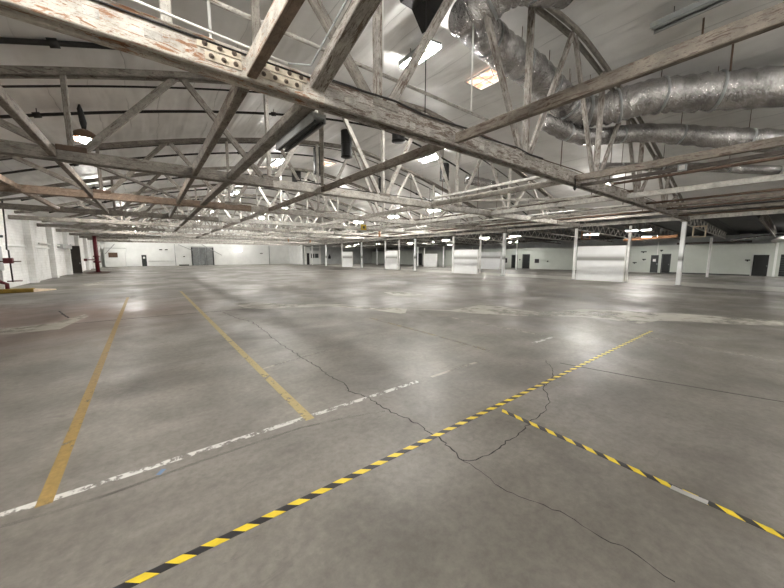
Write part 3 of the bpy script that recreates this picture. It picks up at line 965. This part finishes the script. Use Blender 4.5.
# grey diagonal tie rods seen between nearest and second trusses
for a, b_, lab in (((11.3, 11.3, 4.62), (17.8, 5.2, 4.62), 'white diagonal tie between nearest and second trusses'), ((5.4, 11.3, 4.62), (2.5, 5.2, 4.62), 'pale diagonal tie behind the broad grey beam')):
    tag(beam('diagonal_tie', a, b_, 0.1, 0.1, 'timber_white'), lab, 'tie')
for a, b_, lab in (((-6.3, 11.8, 4.62), (-3.7, 17.8, 4.62), 'grey diagonal tie in the left corner bay, second to third truss'), ((-6.3, 24.4, 4.62), (-3.7, 18.4, 4.62), 'grey diagonal tie in the left corner bay, third to fourth truss'),
                 ((-1.6, 11.8, 4.62), (1.2, 17.8, 4.62), 'grey diagonal tie left of centre, second to third truss'), ((-1.5, 18.4, 4.62), (-5.9, 24.4, 4.62), 'long grey diagonal tie at the left, third to fourth truss'),
                 ((13.2, 11.8, 4.62), (18.0, 17.8, 4.62), 'pale diagonal tie at the right, second to third truss'), ((16.3, 11.2, 4.62), (22.9, 5.2, 4.62), 'pale diagonal tie nearest the column line behind the nearest truss')):
    tag(beam('diagonal_tie', a, b_, 0.1, 0.09, 'timber_grey' if a[0] < 5 else 'timber_white'), lab, 'tie')
for q, (x, y0, y1, z) in enumerate(((14.6, -1.4, 4.7, 4.75), (18.9, -1.4, 4.6, 4.42), (22.6, -1.4, 4.6, 4.5), (25.4, -1.4, 4.6, 4.35))):
    tag(pipe('service_pipe', [(x, y0, z), (x, 4.76, z)], 0.05, 'rust_pipe'), '%s rusty service pipe running forward at the right, counted from above' % ORD[q], 'pipe')

for q, (x, y0, y1, z, r, mt) in enumerate(((13.9, 5.3, 24, 5.05, 0.04, 'rust_pipe'), (17.2, 5.3, 30, 4.85, 0.05, 'timber_clean'), (19.3, 5.3, 30, 5.15, 0.06, 'rust_pipe'), (21.6, 5.3, 37, 4.8, 0.05, 'white_steel'), (23.4, 5.3, 37, 5.0, 0.05, 'dark_pipe'), (25.2, 5.3, 44, 4.75, 0.06, 'rust_pipe'), (26.6, -3, 44, 4.95, 0.07, 'white_steel'))):
    t = thing('service_pipe', 'long service pipe above the truss chords at the right, %s from the column line' % ORD[6 - q], 'pipe', (x, y0, z), 'service pipes over the right hand chords')
    pipe('run', [(x, y0, z), (x, y1, z)], r, mt, t)
    for y in (y0 + 1.2, y0 + 7.9, y0 + 14.5):
        pipe('hanger', [(x, y, z), (x, y, arch(x) + ROOF)], 0.018, 'rust_pipe', t, 6)
for q, (y, x0, x1, z) in enumerate(((5.12, 3.0, 26.5, 4.78), (5.2, 6.0, 26.5, 4.95), (11.72, 4.5, 27, 4.72), (18.3, 6.0, 27, 4.72), (4.72, 2.4, 9.0, 4.68))):
    tag(pipe('cable_run', [(x0 + (x1 - x0) * k_ / 10, y, z + 0.03 * math.sin(k_ * 2.1 + q)) for k_ in range(11)], 0.018, 'rust_pipe' if q % 2 else 'dark_pipe'),
        ['dark cable sagging along the back of the nearest truss chord', 'upper brown cable along the back of the nearest truss chord', 'dark cable along the second truss chord', 'brown cable along the third truss chord', 'dark cable on the front top edge of the nearest chord'][q], 'cable')

# ------------------------------------------------------------------ foil ducts
def spline(pts, n=14):
    pts = [V(p) for p in pts]
    P = [pts[0] * 2 - pts[1]] + pts + [pts[-1] * 2 - pts[-2]]
    out = []
    for i in range(1, len(P) - 2):
        p0, p1, p2, p3 = P[i - 1:i + 3]
        for k_ in range(n):
            t_ = k_ / n
            out.append(0.5 * ((2 * p1) + (p2 - p0) * t_ + (2 * p0 - 5 * p1 + 4 * p2 - p3) * t_ ** 2 + (3 * p1 - p0 - 3 * p2 + p3) * t_ ** 3))
    out.append(pts[-1])
    return out


def duct(pts, r, lab, bands=True, t=None):
    pt = spline(pts)
    rad = []
    for i in range(len(pt)):
        rr_ = r if not isinstance(r, tuple) else r[0] + (r[1] - r[0]) * i / (len(pt) - 1)
        rad.append(rr_ * (1 + 0.045 * math.sin(i * 1.9) + random.uniform(-0.04, 0.04)))
    pname = 'wrap' if t is None else 'elbow'
    if t is None:
        t = thing('foil_duct', lab, 'duct', pt[0])
    o0 = V(pt[0])
    G().tube([p - o0 for p in pt], rad, 20).obj(pname, 'foil', t, Matrix.Translation(o0), True)
    if bands:
        for i in range(9, len(pt) - 4, 13):
            d = (pt[i + 1] - pt[i]).normalized() * 0.035
            pipe('strap', [pt[i] - d, pt[i] + d], rad[i] * 1.05, 'grey_metal', t, 20)
            pipe('hanger', [pt[i], V((pt[i].x, pt[i].y, arch(pt[i].x) + ROOF))], 0.012, 'rust_pipe', t, 6)
    return t


big = duct([(6.6, 5.7, 7.9), (8.6, 5.95, 7.95), (10.6, 6.0, 7.98), (12.4, 6.0, 7.75), (13.5, 5.75, 7.45), (14.1, 5.0, 7.45), (14.7, 3.9, 7.62), (15.7, 2.6, 7.58), (16.9, 0.5, 7.35)], (0.44, 0.60),
     'long silver foil duct curving down from the roof to the right edge')
duct([(8.3, 4.0, 8.35), (6.9, 4.5, 8.05), (6.45, 5.35, 7.6)], 0.46, '', True, big)
duct([(12.0, 6.35, 6.92), (14.0, 5.75, 6.66), (16.6, 4.3, 6.95), (18.2, 2.6, 6.65), (19.8, 0.5, 6.2)], (0.28, 0.42), 'lower silver foil duct below the long curving one')
duct([(17.8, 6.8, 6.35), (19.6, 5.4, 6.35), (20.8, 3.8, 6.2), (22.6, 1.0, 5.75)], 0.20, 'thin silver duct lowest at the right under the vault')
duct([(17.4, 14.4, 7.1), (18.7, 13.6, 6.85), (20.5, 12.6, 6.4)], 0.3, 'short silver duct beyond the second truss at the right', False)

# ------------------------------------------------------------------ hanging black shafts
def shaft(x, y, zb, w_, lab):
    t = thing('vent_shaft', lab, 'shaft', (x, y, arch(x) + ROOF), 'black shafts hanging from the vault')
    zt = arch(x) + ROOF
    r = w_ / 2
    pts = [(x, y, zt), (x, y, zt - 0.1), (x, y, (zt + zb) / 2), (x, y, zb + 0.06), (x, y, zb)]
    pipe('wrap', pts, [r * 1.05, r, r, r * 1.0, r * 0.9], 'black_sheet', t, 14)
    pipe('mouth_ring', [(x, y, zb + 0.02), (x, y, zb + 0.09)], r * 1.06, 'black', t, 14)
    pipe('mid_ring', [(x, y, (zt + zb) / 2), (x, y, (zt + zb) / 2 + 0.06)], r * 1.04, 'black', t, 14)


shaft(9.45, 16.5, 7.55, 0.62, 'black shaft hanging from the vault, tallest of the left trio')
shaft(9.4, 20.2, 7.35, 0.6, 'black shaft hanging beside the small orange skylight')
shaft(10.3, 26.4, 7.95, 0.75, 'short black shaft hanging left of the skylight')
shaft(10.6, 13.2, 7.75, 0.66, 'black shaft peeping out below the nearest chord')
shaft(15.9, 22.0, 6.75, 0.6, 'small black shaft hanging above the fan of white diagonals')
shaft(16.6, 15.6, 7.1, 0.62, 'black shaft hanging right of the lit tube light')
# folded black sheeting at the top of the frame
t = thing('black_sheeting', 'folded black sheeting hanging from the roof at the top', 'sheeting', (5.6, 6.1, 8.3))
vs = [(4.75, 6.3, 8.45), (5.5, 6.1, 7.62), (5.6, 6.2, 7.85), (5.95, 5.95, 7.25), (6.35, 6.0, 8.0), (6.6, 6.0, 8.6), (5.0, 6.8, 8.45), (5.6, 6.7, 7.75), (6.0, 6.6, 7.45), (6.5, 6.7, 8.6)]
vs = [(4.7, 5.85, 8.5), (5.15, 5.8, 7.8), (5.55, 5.85, 7.85), (5.85, 5.8, 7.4), (6.2, 5.85, 8.0), (6.5, 5.9, 8.6)]
vb = [(x, y + 0.55, z + 0.08) for x, y, z in vs]
n6 = len(vs)
fs = [tuple(range(n6)), tuple(range(2 * n6 - 1, n6 - 1, -1))] + [(i, (i + 1) % n6, n6 + (i + 1) % n6, n6 + i) for i in range(n6)]
mesh('folds', vs + vb, fs, 'black_sheet', t)
pipe('hanging_cord', [(5.42, 5.75, 8.3), (5.42, 5.75, 4.9)], 0.012, 'dark_pipe', t, 6)

# ------------------------------------------------------------------ lamps
LAMPC = []


def tube_light(x, y, lab, lit='lamp_lit', L=1.45, w_=0.5, z=None, along='Y'):
    zc = (arch(x) + ROOF - 0.4) if z is None else z
    slope = 0.0
    if z is None:
        slope = math.atan2(arch(x + 0.2) - arch(x - 0.2), 0.4)
    t = thing('tube_light', lab, 'light', (x, y, zc), 'fluorescent lights under the roof')
    M = Matrix.Translation((x, y, zc)) @ Matrix.Rotation(-slope, 4, 'Y')
    G().box((-w_ / 2, -L / 2, 0), (w_ / 2, L / 2, 0.07), 0, 0.01).obj('housing', 'lamp_off', t, M)
    for s in (-1, 1):
        G().box((s * (w_ / 2 + 0.012) - 0.012, -L / 2, -0.075), (s * (w_ / 2 + 0.012) + 0.012, L / 2, 0.07)).obj('reflector', 'lamp_off', t, M)
        g = G().tube([(s * w_ * 0.33, -L / 2 + 0.03, -0.06), (s * w_ * 0.33, L / 2 - 0.03, -0.06)], w_ * 0.13, 10)
        g.obj('lamp_tube', lit, t, M)
    zr = (arch(x) + ROOF) if z is None else zc + 0.4
    for s in (-1, 1):
        pipe('hanger', [(x, y + s * L * 0.3, zc + 0.06), (x, y + s * L * 0.3, zr)], 0.01, 'dark_pipe', t, 6)
    return t


KNOWN = [(7.4, 8.15, 'bright twin tube light high up just behind the nearest truss'),
         (14.7, 15.15, 'bright tube light seen right of centre behind the brown beam'),
         (7.55, 22.75, 'bright square light left of the small orange skylight'),
         (-2.15, 28.6, 'lit light on the left just below the hooded lamp'),
         (7.5, 36.2, 'lit light in the middle distance left of centre'),
         (-1.5, 42.2, 'farther lit light over the left wall side'),
         (14.6, 42.3, 'lit light in the middle distance near the centre')]
for x, y, lab in KNOWN:
    tube_light(x, y, lab)
MORE = [(15.2, 28.6), (22.3, 22.3), (22.3, 36.2), (7.7, 53.5), (-1.6, 60.5), (15.1, 60.6), (22.3, 53.8), (7.7, 67.5), (15.1, 54), (22.3, 67.6), (22.3, 28.7), (22.6, 8.3), (-1.6, 73.4), (15.1, 74)]  # carries the seen grid on; some added only to brighten the far end
for q, (x, y) in enumerate(sorted(MORE, key=lambda p: p[1])):
    tube_light(x, y, 'distant lit roof light, partly added set, %s nearest of those beyond the third truss' % (ORD + ['fifteenth', 'sixteenth', 'seventeenth', 'eighteenth', 'nineteenth', 'twentieth', 'twenty-first', 'twenty-second'])[q])
for q, (x, y) in enumerate(((7.7, -5.5), (-2.0, 2.0), (0.5, -6.5), (15.5, -5.5))):  # out of view, added to light the foreground
    tube_light(x, y, 'added unseen lit roof light %s' % ['behind the viewpoint over the centre', 'overhead above the left foreground', 'behind the viewpoint on the left', 'behind the viewpoint on the right'][q])
tube_light(12.3, 2.15, 'unlit pale tube light at the upper right under the roof', 'lamp_off', 2.4, 0.36, 8.62)
tube_light(2.46, 6.15, 'unlit dark strip light beside the broad grey beam', 'dark_grey', 1.9, 0.2, 4.27)
for q, (x, y, z, lab) in enumerate(((32.6, 8.6, 4.15, 'lit strip light in the low bay left of the nearest column'), (34, 20.6, 4.3, 'lit strip light in the low bay above the black doors'),
                                    (34, 24.9, 4.3, 'lit strip light in the low bay right of the second white panel'), (34, 31.4, 4.3, 'lit strip light in the low bay above the second white panel'),
                                    (36, 41.6, 4.2, 'added strip light far back in the low bay'), (34, 56.0, 4.3, 'farthest added strip light of the low bay'), (43.5, 0.2, 4.05, 'added strip light near the right edge of the low bay'),
                                    (36, 13.4, 4.2, 'added strip light of the low bay behind the nearest white panel'), (36, 36.6, 4.2, 'added strip light of the low bay behind the third white panel'), (34, 48.4, 4.3, 'added strip light of the low bay before the farthest one'), (42, 10, 4.05, 'added strip light of the low bay in front of the recess'), (43, 26.4, 4.05, 'added strip light of the low bay over the black doors'), (43, 38.5, 4.05, 'added strip light of the low bay by the far right wall'), (36, 62.8, 4.2, 'added strip light of the low bay against its end wall'))):
    tube_light(x, y, lab, 'lamp_far', 1.7 if q == 0 else 1.3, 0.3, z)  # first four are seen, the rest added to brighten the low bay

# hooded pendant
t = thing('hooded_lamp', 'brown hooded pendant lamp lit on the left under the roof', 'lamp', (-1.34, 14.6, 5.7))
x, y, z = -1.34, 14.6, 5.68
prof = [(0.05, 0.34), (0.10, 0.33), (0.24, 0.25), (0.36, 0.12), (0.40, 0.0), (0.38, 0.0), (0.34, 0.11), (0.22, 0.23)]
seg = 24
vs = [(r * math.cos(2 * math.pi * k_ / seg), r * math.sin(2 * math.pi * k_ / seg), h_) for r, h_ in prof for k_ in range(seg)]
fs = [(i * seg + k_, i * seg + (k_ + 1) % seg, (i + 1) * seg + (k_ + 1) % seg, (i + 1) * seg + k_) for i in range(len(prof) - 1) for k_ in range(seg)]
mesh('lamp_shade', vs, fs, 'brown_sign', t, Matrix.Translation((x, y, z)), True)
G().tube([(0, 0, 0.22), (0, 0, 0.16), (0, 0, 0.02), (0, 0, -0.06), (0, 0, -0.1)], [0.05, 0.12, 0.17, 0.12, 0.03], 16).obj('bulb', 'bulb', t, Matrix.Translation((x, y, z)), True)
pipe('stem', [(x, y, z + 0.33), (x, y, z + 0.55), (x - 0.05, y, z + 0.95), (x - 0.05, y, arch(x) + ROOF)], [0.05, 0.09, 0.07, 0.02], 'black', t, 10)

# skylights
for x, y, lab in ((11.3, 8.45, 'warm orange and white skylight right of the bright tube light'), (11.4, 23.0, 'small orange skylight between the black shafts')):
    t = thing('skylight', lab, 'skylight', (x, y, arch(x) + ROOF - 0.05))
    zz = arch(x) + ROOF - 0.05
    M = Matrix.Translation((x, y, zz))
    G().box((-0.5, -0.6, -0.01), (0.5, 0.6, 0.02)).obj('pane', 'skylight_pane', t, M)
    g = G()
    for a, b_ in (((-0.55, -0.65, -0.03), (0.55, -0.6, 0.03)), ((-0.55, 0.6, -0.03), (0.55, 0.65, 0.03)), ((-0.55, -0.6, -0.03), (-0.5, 0.6, 0.03)), ((0.5, -0.6, -0.03), (0.55, 0.6, 0.03)), ((-0.012, -0.6, -0.03), (0.012, 0.6, -0.01)), ((-0.5, -0.01, -0.03), (0.5, 0.01, -0.01))):
        g.box(a, b_)
    g.obj('skylight_frame', 'grey_wall', t, M)
    pipe('pull_rod', [(x - 0.5, y - 0.6, zz - 0.04), (x - 0.55, y - 0.75, zz - 0.35)], 0.012, 'dark_pipe', t, 6)

# small hung items
t = thing('hanging_sign', 'small yellow square sign hanging in the mid distance', 'sign', (13.8, 21.6, 4.2))
solidbox('board', (13.55, 21.58, 4.0), (14.05, 21.62, 4.45), 'yellow_sign', t, 0.005)
solidbox('symbol', (13.72, 21.57, 4.12), (13.9, 21.58, 4.32), 'black', t)
for x in (13.6, 14.0):
    pipe('hanger', [(x, 21.6, 4.45), (x, 21.6, 4.9)], 0.012, 'dark_pipe', t, 6)
for q, (x, y, z0, z1, lab) in enumerate(((18.2, 25.6, 3.82, 4.5, 'orange timber board hanging upright right of the yellow sign'), (16.0, 44.9, 3.95, 4.6, 'left upright board in the far trusses, orange for skylight tint'), (19.4, 45.2, 3.95, 4.6, 'right upright board in the far trusses, orange for skylight tint'))):
    tag(beam('timber_board', (x, y, z0), (x, y, z1), 0.12, 0.22, 'timber_orange'), lab, 'board')  # orange of the far pair paints in a skylight tint
t = thing('hook_fitting', 'small dark hook fitting below the nearest truss joint', 'hook', (11.1, 4.72, 4.1))
pipe('shank', [(11.1, 4.7, 4.42), (11.1, 4.7, 4.15)], 0.02, 'black', t, 8)
pipe('weight', [(11.1, 4.7, 4.2), (11.1, 4.7, 4.14), (11.1, 4.7, 4.06)], [0.03, 0.06, 0.02], 'black', t, 10)
for q, (x, y, lab) in enumerate(((13.3, 2.4, 'left rusty hanger rod below the roof at the upper right'), (14.6, 1.9, 'right rusty hanger rod below the roof at the upper right'))):
    tag(pipe('hanger_rod', [(x, y, arch(x) + ROOF), (x + 0.1, y, arch(x) - 0.55)], 0.025, 'rust_pipe'), lab, 'rod')

# ------------------------------------------------------------------ left side fittings
t = thing('sprinkler_riser', 'black and red sprinkler riser with valve at the left edge', 'riser', (-6.05, 26.2, 0))
pipe('riser_pipe', [(-6.0, 26.6, 5.0), (-6.0, 26.4, 3.1), (-6.0, 26.2, 2.3), (-5.9, 26.0, 2.25), (-5.9, 26.0, 0.55)], 0.035, 'dark_pipe', t)
pipe('branch_pipe', [(-6.9, 25.9, 3.0), (-6.1, 26.3, 3.0)], 0.07, 'black', t)
solidbox('valve_body', (-6.12, 25.85, 1.55), (-5.78, 26.15, 1.85), 'red_paint', t, 0.03)
pipe('valve_arm', [(-6.5, 26.0, 1.66), (-5.5, 26.0, 1.66)], 0.03, 'rust_pipe', t)
pipe('foot_pipe', [(-6.9, 26.0, 1.3), (-6.65, 26.0, 0.9), (-6.3, 26.0, 0.55), (-6.12, 26.0, 0.45), (-6.12, 26.0, 0.02)], 0.085, 'red_paint', t)
pipe('drain_tap', [(-6.1, 26.0, 0.6), (-5.55, 26.0, 0.6)], 0.03, 'red_paint', t)
t = thing('panel_box', 'grey metal panel box on the left wall by the riser', 'box', (-6.75, 26.3, 1.2))
solidbox('case', (-6.88, 25.9, 1.15), (-6.35, 26.9, 2.5), 'tan_box', t, 0.02)
solidbox('cover', (-6.36, 25.95, 1.2), (-6.33, 26.85, 2.45), 'grey_metal', t, 0.01)
t = thing('floor_curb', 'low yellow painted curb on the floor at the left edge', 'curb', (-6.0, 25.5, 0))
solidbox('curb', (-6.88, 25.3, 0), (-5.05, 25.7, 0.21), 'yellow_curb', t, 0.03)
mesh('ramp_end', [(-5.05, 25.3, 0), (-5.05, 25.7, 0), (-5.05, 25.7, 0.17), (-5.05, 25.3, 0.17), (-4.35, 26.3, 0), (-4.45, 26.6, 0), (-4.45, 26.6, 0.05), (-4.35, 26.3, 0.05)],
     [(0, 1, 2, 3), (4, 7, 6, 5), (0, 4, 5, 1), (3, 2, 6, 7), (0, 3, 7, 4), (1, 5, 6, 2)], 'cream_paint', t)
t = thing('red_standpipe', 'tall dark red standpipe rising from the floor to the trusses', 'standpipe', (-4.95, 52.2, 0))
pipe('pipe', [(-4.95, 52.2, 0), (-4.95, 52.2, ZB + 0.1)], 0.2, 'red_paint', t, 14)
pipe('flange', [(-4.95, 52.2, 1.15), (-4.95, 52.2, 1.35)], 0.34, 'red_paint', t, 14)
pipe('flange', [(-4.95, 52.2, 1.85), (-4.95, 52.2, 2.0)], 0.3, 'red_paint', t, 14)
pipe('base_flange', [(-4.95, 52.2, 0), (-4.95, 52.2, 0.08)], 0.36, 'red_paint', t, 14)
pipe('valve_arm', [(-4.95, 52.1, 1.5), (-5.75, 51.6, 1.5)], 0.06, 'red_paint', t, 8)
solidbox('valve_box', (-6.0, 51.4, 1.35), (-5.7, 51.7, 1.65), 'red_paint', t, 0.02)
t = thing('side_door', 'dark brown side door standing open from the white left wall', 'door', (XL + 0.35, 50.6, 0))
solidbox('door_leaf', (XL + 0.01, 50.55, 0.02), (XL + 0.78, 50.63, 3.1), 'dark_wood', t, 0.01)
solidbox('door_frame', (XL + 0.0, 50.4, 3.1), (XL + 0.1, 51.6, 3.25), 'grey_wall', t)
solidbox('handle', (XL + 0.62, 50.5, 1.05), (XL + 0.7, 50.55, 1.2), 'grey_metal', t)
tag(pipe('wall_pipe', [(XL + 0.15, 37, 2.95), (XL + 0.15, 48.5, 2.95)], 0.07, 'white_steel'), 'white pipe running along the left brick wall', 'pipe')
tag(solidbox('wall_duct', (XL, 44.2, 2.7), (XL + 0.4, 48.8, 3.1), 'grey_wall', None, 0.03), 'grey boxed duct on the left wall before the brown door', 'duct')

# ------------------------------------------------------------------ floor markings
def strip(name, pts, w_, mat, z, label, cat, wob=0.0):
    P = [V((a, b_, 0)) for a, b_ in pts]
    L, R = [], []
    for i, p in enumerate(P):
        d = (P[min(i + 1, len(P) - 1)] - P[max(i - 1, 0)]).normalized()
        n_ = V((-d.y, d.x, 0))
        ww = w_ * (1 + random.uniform(-wob, wob))
        L.append(p + n_ * ww / 2); R.append(p - n_ * ww / 2)
    n_ = len(P)
    vs = [(q.x, q.y, z) for q in L] + [(q.x, q.y, z) for q in R]
    vs += [(q.x, q.y, 0.0002) for q in L] + [(q.x, q.y, 0.0002) for q in R]
    fs = []
    for i in range(n_ - 1):
        fs += [(i, i + 1, n_ + i + 1, n_ + i), (i, 2 * n_ + i, 2 * n_ + i + 1, i + 1), (n_ + i, n_ + i + 1, 3 * n_ + i + 1, 3 * n_ + i)]
    o = mesh(name, vs, fs, mat)
    return tag(o, label, cat)


def poly(name, px, mat, z, label, cat):
    P = [survey(u, v_) for u, v_ in px]
    n_ = len(P)
    vs = [(a, b_, z) for a, b_ in P] + [(a, b_, 0.0002) for a, b_ in P]
    fs = [tuple(range(n_))] + [(i, n_ + i, n_ + (i + 1) % n_, (i + 1) % n_) for i in range(n_)]
    return tag(mesh(name, vs, fs, mat), label, cat)


strip('floor_line', [(-0.795, 3.46), (-0.85, 11), (-0.90, 19.4)], 0.10, 'line_yellow', 0.0016, 'left worn yellow bay line painted on the floor', 'line')
strip('floor_line', [(1.40, 3.42), (1.36, 8), (1.30, 21.0)], 0.11, 'line_yellow_worn', 0.0016, 'right worn yellow bay line ending at the white line', 'line')
strip('floor_line', [(-2.2, 3.52), (-1.0, 3.52), (1.1, 3.50), (3.2, 3.49)], 0.075, 'line_white', 0.0012, 'worn white line crossing the feet of the yellow bay lines', 'line')
strip('floor_line', [(3.5, 3.49), (4.72, 3.49)], 0.06, 'line_faint', 0.0012, 'faint far end of the worn white line near the cracks', 'line')
strip('floor_line', [(-7, 19.3), (-0.9, 19.2), (3.9, 18.7)], 0.12, 'line_faint', 0.0012, 'pale line across the far ends of the yellow bay lines', 'line')
strip('floor_line', [survey(*p) for p in ((370, 318), (430, 334), (490, 351))], 0.10, 'line_yellow_pale', 0.0012, 'faint yellowish line right of the yellow bay lines', 'line')
strip('floor_line', [survey(*p) for p in ((452, 317.6), (500, 327), (546, 336))], 0.08, 'line_faint', 0.0012, 'faint white line reaching the short white dash', 'line')
strip('floor_line', [survey(*p) for p in ((533, 343), (553, 337))], 0.08, 'line_white', 0.0012, 'short white dash near the middle of the floor', 'line')
strip('floor_line', [survey(*p) for p in ((645, 336), (700, 347), (784, 362))], 0.07, 'line_faint', 0.0012, 'faint broken line beyond the end of the hazard tape', 'line')
strip('floor_line', [survey(*p) for p in ((258, 370), (328, 350))], 0.06, 'line_faint', 0.0012, 'faint scuffed pale mark crossing the right yellow bay line', 'line')


def tape(p0, p1, w_, label):
    a, b_ = V((*p0, 0)), V((*p1, 0))
    L = (b_ - a).length
    g = G()
    pr = 0.196
    s = 0.0
    k_ = 0
    sl = w_ * 1.15
    while s < L:
        e = min(s + pr / 2, L)
        z0, z1 = 0.0003, 0.0030
        pts = [(s + sl / 2, -w_ / 2), (e + sl / 2, -w_ / 2), (e - sl / 2, w_ / 2), (s - sl / 2, w_ / 2)]
        pts = [(max(0, x), y) for x, y in pts]
        vs = [(x, y, z1) for x, y in pts] + [(x, y, z0) for x, y in pts]
        mi = k_ % 2
        g.add(vs, [(0, 1, 2, 3), (0, 4, 5, 1), (1, 5, 6, 2), (2, 6, 7, 3), (3, 7, 4, 0)], mi)
        s = e; k_ += 1
    M, _ = frame(a, b_)
    o = g.obj('hazard_tape', ['tape_yellow', 'tape_black'], None, M)
    return tag(o, label, 'tape')


tape((-1.2, 2.275), (10.3, 2.222), 0.062, 'long black and yellow hazard tape running across the near floor')
tape((3.42, 2.16), (3.35, -1.6), 0.062, 'short black and yellow hazard tape branching towards the right edge')
strip('tape_patch', [survey(671, 487), survey(682, 492), survey(701, 500), survey(708, 503)], 0.058, 'tape_silver', 0.0042, 'shiny torn silver piece on the branching hazard tape', 'tape')

CR = [(220, 311), (237, 318), (252, 322), (266, 332), (275, 340), (290, 350), (300, 356), (320, 368), (328, 375), (343, 383), (350, 391), (366, 396), (380, 405), (395, 414), (408, 419), (420, 426), (428, 433), (440, 437), (450, 448), (464, 461), (475, 468), (500, 487), (520, 497), (545, 505), (560, 512), (575, 520), (600, 537), (630, 549), (650, 565), (675, 582)]
CR2 = [(464, 461), (480, 459), (495, 450), (507, 441), (520, 433), (524, 428), (545, 410), (550, 400), (546, 392), (543, 388), (553, 378), (552, 368), (545, 360)]


def jag(px, amp):
    P = [V((*survey(*p), 0)) for p in px]
    out = []
    for a, b_ in zip(P, P[1:]):
        nn_ = max(2, min(14, int((b_ - a).length / 0.05)))
        for q in range(nn_):
            p = a.lerp(b_, q / nn_)
            out.append((p.x + random.uniform(-amp, amp), p.y + random.uniform(-amp, amp)))
    out.append((P[-1].x, P[-1].y))
    return out


strip('floor_crack', jag(CR[:20], 0.022), 0.012, 'crack', 0.0008, 'long jagged floor crack from the yellow lines to the hazard tape', 'crack', 0.5)
strip('floor_crack', jag(CR[19:], 0.014), 0.0055, 'crack', 0.0008, 'thin crack running on to the bottom right of the floor', 'crack', 0.6)
strip('floor_crack', jag(CR2, 0.018), 0.009, 'crack', 0.0008, 'branch crack curving up across both hazard tapes', 'crack', 0.5)
strip('floor_crack', jag([(59, 311), (64, 315), (69, 318)], 0.01), 0.05, 'crack', 0.0008, 'short dark crack left of the left yellow line', 'crack', 0.5)
strip('floor_joint', [survey(*p) for p in ((70, 324), (120, 319.5), (160, 316), (240, 309.5), (340, 303.5))], 0.05, 'crack', 0.0006, 'dark floor joint crossing behind the yellow bay lines', 'joint')
strip('floor_joint', [survey(*p) for p in ((560, 363), (640, 378), (700, 388), (784, 402))], 0.03, 'joint', 0.0006, 'thin dark joint in the floor at the right', 'joint')
strip('floor_scuff', [survey(*p) for p in ((0, 527), (60, 510), (110, 494), (190, 465), (240, 448), (300, 428), (345, 418), (385, 411))], 0.035, 'dark_stain', 0.0005, 'dark scuff line just in front of the white line', 'scuff')
strip('paint_mark', [survey(158, 475), survey(164, 469)], 0.04, 'blue_paint', 0.001, 'small blue paint mark in front of the white line', 'mark')
poly('floor_patch', [(232, 303), (262, 302.5), (290, 304.5), (330, 304), (348, 304.5), (310, 307), (290, 307.5), (262, 309), (245, 308)], 'pale_concrete', 0.001, 'pale worn patch behind the right yellow bay line', 'patch')
poly('floor_patch', [(307, 304.6), (370, 307), (395, 308), (407, 309), (405, 314), (385, 311.5), (368, 309)], 'pale_concrete', 0.001, 'pale worn patch left of the centre of the floor', 'patch')
poly('floor_patch', [(407, 309), (452, 310), (480, 305), (500, 306), (515, 309), (540, 312), (584, 309), (635, 311.7), (686, 314), (740, 318), (784, 321), (784, 325.5), (737, 324.5), (690, 321.5), (658, 320.7), (639, 324), (610, 319.5), (584, 317), (545, 316), (520, 316), (470, 313), (450, 311)],
     'pale_concrete', 0.001, 'long pale worn band across the floor to the right edge', 'patch')
poly('floor_patch', [(383, 292), (400, 292), (426, 295), (396, 296)], 'pale_concrete', 0.001, 'small pale patch in the far middle of the floor', 'patch')
poly('floor_patch', [(0, 329), (54, 323), (85, 314), (89, 316), (60, 329), (0, 335)], 'pale_concrete', 0.001, 'pale scraped streak left of the left yellow line', 'patch')
poly('floor_patch', [(82, 284), (103, 281.5), (104, 283.5), (86, 286)], 'pale_concrete', 0.001, 'pale patch on the floor near the left wall', 'patch')
poly('floor_stain', [(82, 273), (96, 271), (112, 271.6), (108, 273.4), (90, 274.2)], 'rust_stain', 0.001, 'rusty stain around the foot of the red standpipe', 'stain')
G_ = [(XC - 0.5, -6), (XC + 3.6, -6), (XC + 3.6, 62), (XC - 0.5, 62)]
tag(mesh('floor_strip', [(a, b_, 0.0015) for a, b_ in G_] + [(a, b_, 0.0002) for a, b_ in G_], [(0, 1, 2, 3), (0, 4, 5, 1), (1, 5, 6, 2), (2, 6, 7, 3), (3, 7, 4, 0)], 'pale_strip'), 'pale painted floor strip along the column line', 'strip')

# ------------------------------------------------------------------ world and colour
w = bpy.data.worlds.new('world')
w.use_nodes = True
w.node_tree.nodes['Background'].inputs[0].default_value = (0.05, 0.05, 0.05, 1)
w.node_tree.nodes['Background'].inputs[1].default_value = 0.2
S.world = w
S.view_settings.view_transform = 'Standard'
S.view_settings.look = 'None'
S.view_settings.exposure = 1.85
S.view_settings.gamma = 1.0
S.view_settings.use_curve_mapping = False
S.cycles.max_bounces = 10
S.cycles.diffuse_bounces = 6
S.cycles.sample_clamp_indirect = 6.0
S.cycles.use_light_tree = True
S.cycles.caustics_reflective = False
S.cycles.caustics_refractive = False
